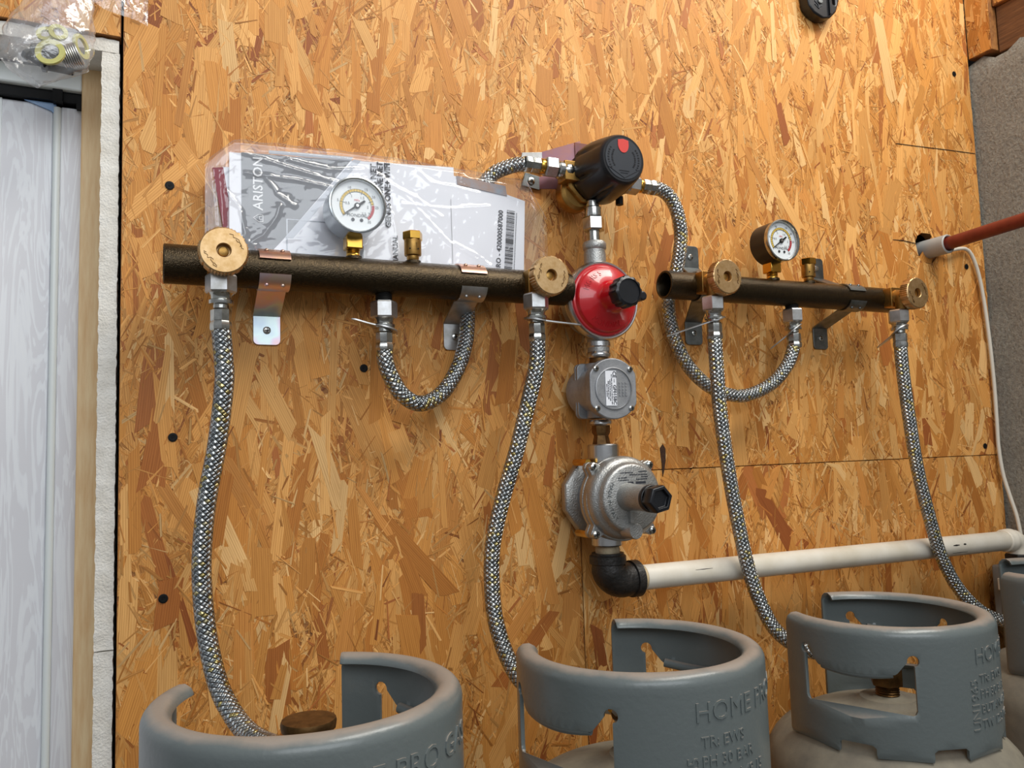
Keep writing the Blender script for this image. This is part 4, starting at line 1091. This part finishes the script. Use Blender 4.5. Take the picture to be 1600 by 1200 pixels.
# ------------------------------------------------------------------ manuals in a clear plastic pouch, tucked behind the left pipe
DOCY = -.0175
def sheet(name, quad, y0, y1, m, parent, tilt=.02):
    """quad: corners (x,z); y grows away from wall towards the bottom"""
    mb = MB(); n = len(quad)
    f = lambda z, y: y - (.37-z)*tilt + DOCY
    mb.add([(x, f(z, y1), z) for x, z in quad]+[(x, f(z, y0), z) for x, z in quad],
           [tuple(range(n)), tuple(reversed(range(n, 2*n)))]+[(i, i+n, (i+1) % n+n, (i+1) % n) for i in range(n)])
    return obj(name, mb, m, parent, world=True)
YD = -.0085
red_b = thing('maroon_booklet', (.09, -.006, .25), 'maroon edged booklet sticking out left behind the white manual', 'booklet')
sheet('cover', [(.068, .346), (.080, .348), (.097, .240), (.086, .238)], -.0025, -.0055, M['maroon'], red_b)
sheet('pages', [(.079, .3485), (.105, .350), (.12, .240), (.0965, .238)], -.0025, -.0050, M['paper'], red_b)
man = thing('manual', (.2, -.01, .25), 'white boiler manual with grey angular cover print in the pouch', 'booklet')
sheet('page_block', [(.0865, .366), (.372, .383), (.372, .225), (.0865, .222)], -.0060, YD-.0010, M['paper'], man)
y = YD-.0014
sheet('grey_print', [(.1000, .3675), (.232, .3735), (.147, .263), (.130, .243), (.1005, .243)], y+.0003, y, M['paper_grey'], man)
sheet('grey_band', [(.132, .3745), (.236, .3795), (.2335, .3745), (.132, .3700)], y+.0003, y-.0002, M['paper_lines'], man)
sheet('corner_band', [(.150, .267), (.236, .376), (.246, .376), (.160, .267)], y+.0003, y-.0001, M['paper_lines'], man)
sheet('inner_frame', [(.152, .2905), (.212, .2915), (.212, .2905), (.1535, .2895), (.1535, .243), (.152, .243)], y+.0003, y-.0003, M['paper_lines'], man)
sheet('lower_print', [(.235, .264), (.247, .264), (.247, .243), (.235, .243)], y+.0003, y-.0003, M['paper_grey'], man)
def tl(z, y): return y-(.37-z)*.02+DOCY
txs = text_mb('ARISTON', .0158, (.1195, 0, .331), (0, 0, 1), (-1, 0, 0), bold=.0002)
txs.v = [(x, tl(z, y)-.0006, z) for x, _, z in txs.v]
obj('white_lettering', txs, M['ink_white'], man, world=True)
lg = MB()
P = [(.1245, .284), (.1245, .292), (.1195, .2925), (.1135, .288), (.1195, .2835), (.1245, .284)]
lg.tube([(x, tl(z, y)-.0005, z) for x, z in P], .0006, 5)
lg.tube([(.1235, tl(.287, y)-.0005, .2865), (.1205, tl(.287, y)-.0005, .2865), (.1205, tl(.287, y)-.0005, .2900), (.1235, tl(.287, y)-.0005, .29)], .0005, 5)
obj('house_emblem', lg, M['ink_white'], man, world=True)
tt = [('NET', .262, .368, .0105), ('GENUS ONE NET', .2705, .338, .0102), ('GENUS ONE+ WIFI', .2800, .334, .0102)]
mm = []
for s, x, z, sz in tt:
    q = text_mb(s, sz, (x, 0, z), (0, 0, 1), (-1, 0, 0), bold=.0004); mm.append(q)
mm[0] = text_mb('GENUS NET', .0105, (.262, 0, .345), (0, 0, 1), (-1, 0, 0), bold=.0004)
q = text_mb('MANUAL', .0095, (.2885, 0, .262), (0, 0, 1), (-1, 0, 0), bold=.0002); mm.append(q)
q = join(*mm); q.v = [(x, tl(z, y)-.0006, z) for x, _, z in q.v]
obj('title_lettering', q, M['ink'], man, world=True)
lab = thing('warranty_sheet', (.45, -.01, .25), 'white sheet with a barcode at the right end of the pouch', 'sheet')
sheet('paper', [(.3725, .372), (.4775, .348), (.4700, .222), (.3725, .225)], -.0060, YD+.0002, M['paper'], lab)
y2 = YD-.0001
q = text_mb('3RO - 420000587000', .0098, (.4365, 0, .288), (.09, 0, 1), (-1, 0, .09), bold=.00015)
q.v = [(x, tl(z, y2)-.0004, z) for x, _, z in q.v]; obj('number_lettering', q, M['ink'], lab, world=True)
mb = MB(); rr = random.Random(12); z = .238
while z < .333:
    w = rr.choice((.0005, .0008, .0013)); dx = (z-.285)*.09
    mb.add([(.4450+dx, tl(z, y2)-.0004, z), (.4570+dx, tl(z, y2)-.0004, z-.0010), (.4570+dx, tl(z, y2)-.0004, z+w-.0010), (.4450+dx, tl(z, y2)-.0004, z+w)], [(0, 1, 2, 3)])
    z += w+rr.choice((.0005, .0009, .0013))
obj('barcode', mb, M['ink'], lab, world=True)
mb = MB(); z = .24
while z < .33:
    dx = (z-.285)*.09; mb.add([(.4592+dx, tl(z, y2)-.0004, z), (.4603+dx, tl(z, y2)-.0004, z), (.4603+dx, tl(z, y2)-.0004, z+.0012), (.4592+dx, tl(z, y2)-.0004, z+.0012)], [(0, 1, 2, 3)]); z += .0022
obj('small_digits', mb, M['ink'], lab, world=True)
mb = MB(); z = .245
while z < .338:
    mb.add([(.3660, tl(z, y)-.0004, z), (.3668, tl(z, y)-.0004, z), (.3668, tl(z, y)-.0004, z+.0009), (.3660, tl(z, y)-.0004, z+.0009)], [(0, 1, 2, 3)]); z += .0018
obj('dotted_line', mb, M['ink'], man, world=True)
lf = thing('printed_leaflet', (.41, -.011, .35), 'narrow brown and blue printed leaflet above the barcode sheet', 'leaflet')
sheet('paper', [(.376, .372), (.448, .366), (.450, .352), (.377, .360)], YD+.0001, YD-.0010, M['strip_print'], lf)

CREASES = [[(0.265, 0.359), (0.298, 0.339), (0.319, 0.318), (0.361, 0.277), (0.417, 0.249)], [(0.272, 0.334), (0.285, 0.305), (0.293, 0.257)], [(0.104, 0.365), (0.152, 0.354), (0.216, 0.341)], [(0.104, 0.341), (0.165, 0.339), (0.216, 0.333)], [(0.128, 0.338), (0.138, 0.326), (0.14, 0.32), (0.161, 0.306)], [(0.108, 0.255), (0.124, 0.266), (0.14, 0.29), (0.144, 0.304)], [(0.32, 0.371), (0.337, 0.356), (0.37, 0.354), (0.404, 0.349)], [(0.065, 0.34), (0.069, 0.308), (0.071, 0.274)], [(0.074, 0.341), (0.077, 0.306), (0.079, 0.275)], [(0.092, 0.367), (0.153, 0.372), (0.23, 0.375), (0.386, 0.375)], [(0.297, 0.323), (0.329, 0.323), (0.362, 0.323), (0.419, 0.332)], [(0.284, 0.346), (0.319, 0.332), (0.351, 0.311)], [(0.098, 0.264), (0.109, 0.256), (0.115, 0.253)], [(0.368, 0.277), (0.402, 0.262), (0.424, 0.246)], [(0.153, 0.364), (0.178, 0.36), (0.203, 0.357), (0.246, 0.362)], [(0.083, 0.316), (0.098, 0.296), (0.104, 0.265)]]
def crease_height(x, z):
    h = 0.0
    for L in CREASES:
        for (a, b), (c, d) in zip(L, L[1:]):
            t = ((x-a)*(c-a)+(z-b)*(d-b))/((c-a)**2+(d-b)**2); t = min(1, max(0, t))
            q = math.hypot(x-a-t*(c-a), z-b-t*(d-b))
            if q < .009: h = max(h, .0026*math.exp(-q/.0022))
    return h
def film_sheet(name, outline_fn, nx, nz, m, parent=None, seed=5, amp=.004, creases=False):
    r = np.random.default_rng(seed); mb = MB(); vs = []
    ph = r.uniform(0, 6.28, 24); kx = r.normal(0, 1, 24); kz = r.normal(0, 1, 24)
    for i in range(nx+1):
        for k in range(nz+1):
            u, v = i/nx, k/nz
            x, y, z = outline_fn(u, v)
            hgt = 0
            for q in range(24):
                f = 3+q*.9
                hgt += (1-abs(sin((kx[q]*u*1.6+kz[q]*v)*f*.8+ph[q])))**4/(1+.12*q)
            vs.append((x, y-amp*hgt*.28-(crease_height(x, z) if creases else 0), z))
    for i in range(nx):
        for k in range(nz):
            a = i*(nz+1)+k; mb.f.append((a, a+1, a+nz+2, a+nz+1))
    mb.v = vs
    return obj(name, mb, m, parent, world=True, sharp=180)
pch = thing('plastic_pouch', (.28, -.015, .25), 'crinkled clear plastic pouch around the boiler manuals', 'pouch')
def front(u, v):
    x = .060+.450*u
    top = .350+.031*min(1, u/.07)+.006*sin(u*2.6)-.016*max(0, u-.4)-.05*max(0, u-.94)/.06
    bot = .225; z = bot+(top-bot)*v
    return x, -.0135+DOCY-(.37-z)*.018 + (.006*(max(0, v-.93)/.07)) + .006*max(0, u-.96)/.04 + .006*max(0, .04-u)/.04, z
film_sheet('front_film', front, 300, 110, M['film'], pch, 5, .0022, True)
def back(u, v):
    x, y, z = front(u, v); return x, -.0022+DOCY+.001, z
film_sheet('back_film', back, 40, 16, M['film'], pch, 8, .0002)
mb = MB(); S = [front(i/60, 1.0) for i in range(61)]
mb.tube([(x, -.0085+DOCY+.001*sin(i*.9), z+.0008*sin(i*1.3)) for i, (x, _, z) in enumerate(S)], .0011, 6); obj('sealed_edge', mb, M['film'], pch, world=True)

# ------------------------------------------------------------------ bag of washers hanging over the door head, and a second bag scrap
bag = thing('plastic_bag', (-.095, -.025, .43), 'clear plastic bag of washers hanging over the white door head', 'bag')
r = np.random.default_rng(3); nu, nv = 48, 50; mb = MB(); vs = []
for k in range(nv+1):
    v = k/nv
    z = .418+.125*v
    hw = .006+.036*min(1, (v/.16))**.6 if v < .5 else .042-.020*((v-.5)/.5)
    if v < .5: hw = min(hw, .042)
    hd = (.006+.016*sin(min(1, v/.5)*pi*.5)) if v < .5 else .022-.014*((v-.5)/.5)
    cx = -.0995 + .026*(v-.45)
    for i in range(nu):
        a = 2*pi*i/nu
        w = 1+.05*sin(3*a+9*v)+.05*sin(7*a-14*v+1)+.03*sin(13*a+30*v)
        vs.append((cx+hw*cos(a)*w, -.027+hd*sin(a)*w, z+.004*sin(2*a+1)*(1-v)))
for k in range(nv):
    for i in range(nu):
        q = (i+1) % nu; mb.f.append((k*nu+i, k*nu+q, (k+1)*nu+q, (k+1)*nu+i))
mb.f.append(tuple(reversed(range(nu))))
mb.v = vs; obj('bag_film', mb, M['bagfilm'], bag, world=True, sharp=180)
def ring(c, n, ro, ri, th, label):
    mb = MB(); mb.lathe([(ri, 0), (ro, 0), (ro, th), (ri, th), (ri, 0)], c, n, 36, cap=False)
    tag(obj('washer', mb, M['washer']), label, 'washer', 'yellow washers in the bag')
ring((-.0985, -.0415, .4470), (-.25, -1, .15), .0150, .0095, .003, 'front yellow green fibre washer standing upright in the hanging bag')
ring((-.0925, -.034, .4745), (.1, -1, .2), .0095, .0052, .003, 'small yellow washer at the top middle of the hanging bag')
ring((-.1045, -.030, .4720), (-.2, -1, .3), .0092, .0050, .003, 'small yellow washer at the top left of the hanging bag')
ring((-.0715, -.030, .4650), (.9, -.5, .1), .0135, .0090, .003, 'yellow washer on edge at the right of the hanging bag')
t = thing('washer_stack', (-.078, -.03, .455), 'ribbed stack of pale metal washers at the right in the hanging bag', 'washers')
for i in range(9):
    c = Vector((-.0885, -.0295, .4480))+Vector((.92, -.2, .38)).normalized()*(i*.0022)
    mb = MB(); mb.lathe([(.005, 0), (.0128, 0), (.0132, .0008), (.0128, .0016), (.005, .0016), (.005, 0)], c, (.92, -.2, .38), 28, cap=False)
    obj('disc', mb, M['zinc'], t, world=True)
for c, n, l, lab in (((-.124, -.032, .447), (.8, -.2, -.55), .026, 'dark bolt at the lower left of the hanging bag'), ((-.120, -.024, .458), (.9, .1, -.2), .024, 'dark bolt behind the front washer in the hanging bag'), ((-.108, -.026, .438), (.95, -.1, -.1), .030, 'dark bolt lying lowest in the hanging bag'), ((-.112, -.022, .449), (.8, .1, .5), .024, 'dark bolt seen through the front washer of the hanging bag')):
    tb = thing('bolt', c, lab, 'bolt', 'dark bolts in the bag')
    mb = MB(); mb.hexnut((0, 0, 0), n, .0062, .005); obj('bolt_head', mb, M['zinc_dark'], tb)
    mb = MB(); mb.lathe([(.0038, .005), (.0038, l), (.003, l+.001)], (0, 0, 0), n, 14); obj('shank', mb, M['black_soft'], tb)
def scrap(u, v):
    x = -.085+.082*u; zt = .60; zb = .5365-.024*u+.002*sin(u*9)
    return x, -.006-.004*sin(pi*u)*(1-v*.5), zb+(zt-zb)*v
tag(film_sheet('plastic_wrap', scrap, 40, 30, M['bagfilm'], None, 11, .005), 'loose end of clear plastic wrap at the upper left edge', 'wrap')
o_ = bpy.data.objects['plastic_wrap']

# ------------------------------------------------------------------ gas cylinders
CR = .130; TH = .0042
prof_pts = []      # (t, r, z) down the collar wall and round the rolled rim; z = 0 at the rim crest
HW = .150-.012
for z in np.linspace(-.150, -.012, 24): prof_pts.append((z+.150, CR, z))
for i in range(1, 13):
    a = radians(165)*i/12; prof_pts.append((HW+.012*a, CR-.012+.012*cos(a), -.012+.012*sin(a)))
TT = np.array([p[0] for p in prof_pts]); RRp = np.array([p[1] for p in prof_pts]); ZZp = np.array([p[2] for p in prof_pts])
TMAX = TT[-1]
def coll(s, t_, off=0.0):
    r = float(np.interp(t_, TT, RRp)); z = float(np.interp(t_, TT, ZZp)); a = s/CR
    return Vector(((r+off)*cos(a), (r+off)*sin(a), z))
def window(sc_, sgn):
    """handle window centred at arc length sc_; keyhole notches at both upper corners"""
    w = .0665; z0 = .150-.098; z1 = .150-.052; kz = .150-.037; kr = .0068
    P = []
    P += [(-w+.005, z0), (w-.005, z0), (w-.0015, z0+.0015), (w, z0+.005), (w, kz-.006)]
    cx = w-.001
    for i in range(9):
        a = radians(-40+230*i/8); P.append((cx+kr*cos(a)-.0005, kz+kr*sin(a)))
    P += [(w-.019, z1+.001), (w-.022, z1-.001)]
    P += [(x, z1-.0035*(1-(x/(w-.02))**2)) for x in np.linspace(w-.030, -w+.030, 9)]
    P += [(-w+.022, z1-.001), (-w+.019, z1+.001)]
    cx = -w+.001
    for i in range(9):
        a = radians(-10+230*i/8); P.append((cx+kr*cos(a)+.0005, kz+kr*sin(a)))
    P += [(-w, kz-.006), (-w, z0+.005), (-w+.0015, z0+.0015)]
    return [(sc_+x, z) for x, z in P]
def make_collar():
    s0, s1 = CR*radians(39), CR*radians(321)
    bot = [s0]
    outer = [(s0+.004, 0)]
    for c in (.70, 1.5, 2.3, 3.14, 3.98, 4.78, 5.45):        # feet between notches at the lower edge
        x = CR*c; hw = .021
        if x-hw < s0+.02 or x+hw > s1-.02: continue
        outer += [(x-hw-.001, 0), (x-hw, .004), (x-hw, .011), (x-hw+.004, .014), (x+hw-.004, .014), (x+hw, .011), (x+hw, .004), (x+hw+.001, 0)]
    outer += [(s1-.004, 0)]
    outer += [(s1, .004), (s1, HW-.004)] + [(s1-.003*(t_-HW+.004)/(TMAX-HW), t_) for t_ in np.linspace(HW, TMAX, 6)]
    nt_ = 140
    outer += [(s1-.003-(s1-s0-.006)*i/nt_, TMAX) for i in range(1, nt_)]
    outer += [(s0+.003*(t_-HW+.004)/(TMAX-HW), t_) for t_ in np.linspace(TMAX, HW, 6)] + [(s0, HW-.004), (s0, .004)]
    holes = [window(CR*radians(86.5), 1), window(CR*radians(273.5), 1)]
    allb = outer+holes[0]+holes[1]; B = np.array(allb)
    extra = []
    tg = list(np.linspace(.008, HW-.006, 15))+list(np.linspace(HW, TMAX-.003, 11))
    for t_ in tg:
        for s in np.linspace(s0+.004, s1-.004, 135):
            if min(np.hypot(B[:, 0]-s, B[:, 1]-t_)) < .0028: continue
            if not in_poly(s, t_, outer) or any(in_poly(s, t_, h) for h in holes): continue
            extra.append((s, t_))
    V, F = cdt(outer, holes, extra)
    mb = MB(); mb.add([coll(s, t_) for s, t_ in V], F)
    return mb, holes
cmb, wins = make_collar()
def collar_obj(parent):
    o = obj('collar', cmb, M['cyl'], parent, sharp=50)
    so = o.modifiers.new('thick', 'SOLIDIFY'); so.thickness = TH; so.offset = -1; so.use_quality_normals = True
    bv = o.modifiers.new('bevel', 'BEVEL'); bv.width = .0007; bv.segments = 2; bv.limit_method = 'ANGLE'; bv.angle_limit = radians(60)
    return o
def grip_mb(c):
    mb = MB()
    if 1:
        w = (.0665-.024)/CR; P = []
        for i in range(25):
            a = c-w+2*w*i/24; q = (i/12-1)
            P.append(((CR-.0055)*cos(a), (CR-.0055)*sin(a), -.0525-.0035*(1-q*q)))
        mb.tube(P, .0052, 12)
    return mb
def wraptext(s, size, ang, z, ext=.0007, vertical=False, align='LEFT'):
    def w(x, y, zz):
        if vertical: x, y = -y, x
        a = ang+x/CR; r = CR+zz+.0002
        return Vector((r*cos(a), r*sin(a), z+y))
    return text_mb(s, size, (0,0,0), (1,0,0), (0,0,1), ext=ext, warp=w, align=align, res=3)
def lettering(serial):
    A = radians(180)
    L = [wraptext('HOME PRO GAS', .0250, A+.15, -.036, align='CENTER', ext=.0008),
         wraptext('TR: EWS', .0140, A-.50, -.062), wraptext('PH 30 BAR', .0140, A-.50, -.079), wraptext('BUTAN 48.15', .0140, A-.50, -.096), wraptext('TW 12.5 KG', .0140, A-.50, -.113),
         wraptext(serial, .0170, A-.56, -.090, vertical=True, align='CENTER')]
    return join(*L)
def dome_prof(H):
    prof = [(.001, -.112), (.018, -.112), (.020, -.1135), (.034, -.1140), (.036, -.1165)]
    for r_ in np.linspace(.040, .1535, 16): prof.append((r_, -.1165-.085*(1-math.sqrt(max(0, 1-(r_/.157)**2)))+.0))
    prof += [(.155, -.200), (.1555, -.215), (.1555, -H+.06), (.150, -H+.035), (.125, -H+.012)]
    return prof
def cylinder(x, y, zr, gap_deg, label, serial, wheel_z, valve_rot):
    H = zr-FLOOR
    t = thing('gas_cylinder', (x, y, FLOOR), label, 'gas cylinder', 'grey gas cylinders along the wall')
    Mx = Matrix.Translation((0, 0, H)) @ Matrix.Rotation(radians(gap_deg), 4, 'Z')
    c = collar_obj(t); c.location = (0, 0, H); c.rotation_euler = (0, 0, radians(gap_deg))
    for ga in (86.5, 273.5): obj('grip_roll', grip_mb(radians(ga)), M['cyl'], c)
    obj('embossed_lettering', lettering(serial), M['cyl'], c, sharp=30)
    mb = MB(); mb.lathe(dome_prof(H), (0, 0, H), (0, 0, 1), 72); obj('body', mb, M['dust'], t)
    mb = MB(); mb.lathe([(.118, 0), (.122, 0), (.122, .03), (.118, .03)], (0, 0, 0), (0, 0, 1), 48); obj('foot_ring', mb, M['cyl'], t)
    z0 = H-.114
    mb = MB(); prof = []
    for i in range(5): prof += [(.0150, i*.0032), (.0136, i*.0032+.0016)]
    mb.lathe(prof, (0, 0, z0), (0, 0, 1), 24)
    mb.lathe([(.0195, .0150), (.0205, .0165), (.0205, .036), (.014, .046), (.011, .055)], (0, 0, z0), (0, 0, 1), 6, phase=.3)
    a = radians(valve_rot)
    mb.lathe([(.010, .006), (.010, .020), (.0115, .021), (.0115, .030)], (0, 0, z0+.038), (cos(a), sin(a), 0), 20)
    v = obj('cylinder_valve', mb, M['brass_dull'], t)
    def km(a, j): return 1+.008*(1 if int(a/(2*pi)*48) % 2 else -1)
    wz = H+wheel_z
    mb = MB(); mb.cyl((0, 0, z0+.05), (0, 0, wz-.010), .0065, 16)
    mb.lathe([(.018, -.010), (.0225, -.008), (.0232, -.003), (.0225, 0), (.018, .0012), (.005, .0012)], (0, 0, wz), (0, 0, 1), 48, rmod=km)
    obj('valve_wheel', mb, M['brass_dull'], v)
    return t
cylinder(.126, -.296, -.194, 104, 'leftmost grey gas cylinder with its valve wheel showing above the collar rim', '1965', -.026, 104)
cylinder(.478, -.263, -.207, 110, 'grey gas cylinder in the middle, below the black elbow', '1965', -.050, 112)
cylinder(.884, -.228, -.220, 119, 'grey gas cylinder right of the middle one, collar window showing its brass valve', 'UN1965', -.050, 119)
cylinder(1.315, -.220, -.207, 125, 'rightmost grey gas cylinder cut off by the right edge', 'UN1965', -.050, 100)
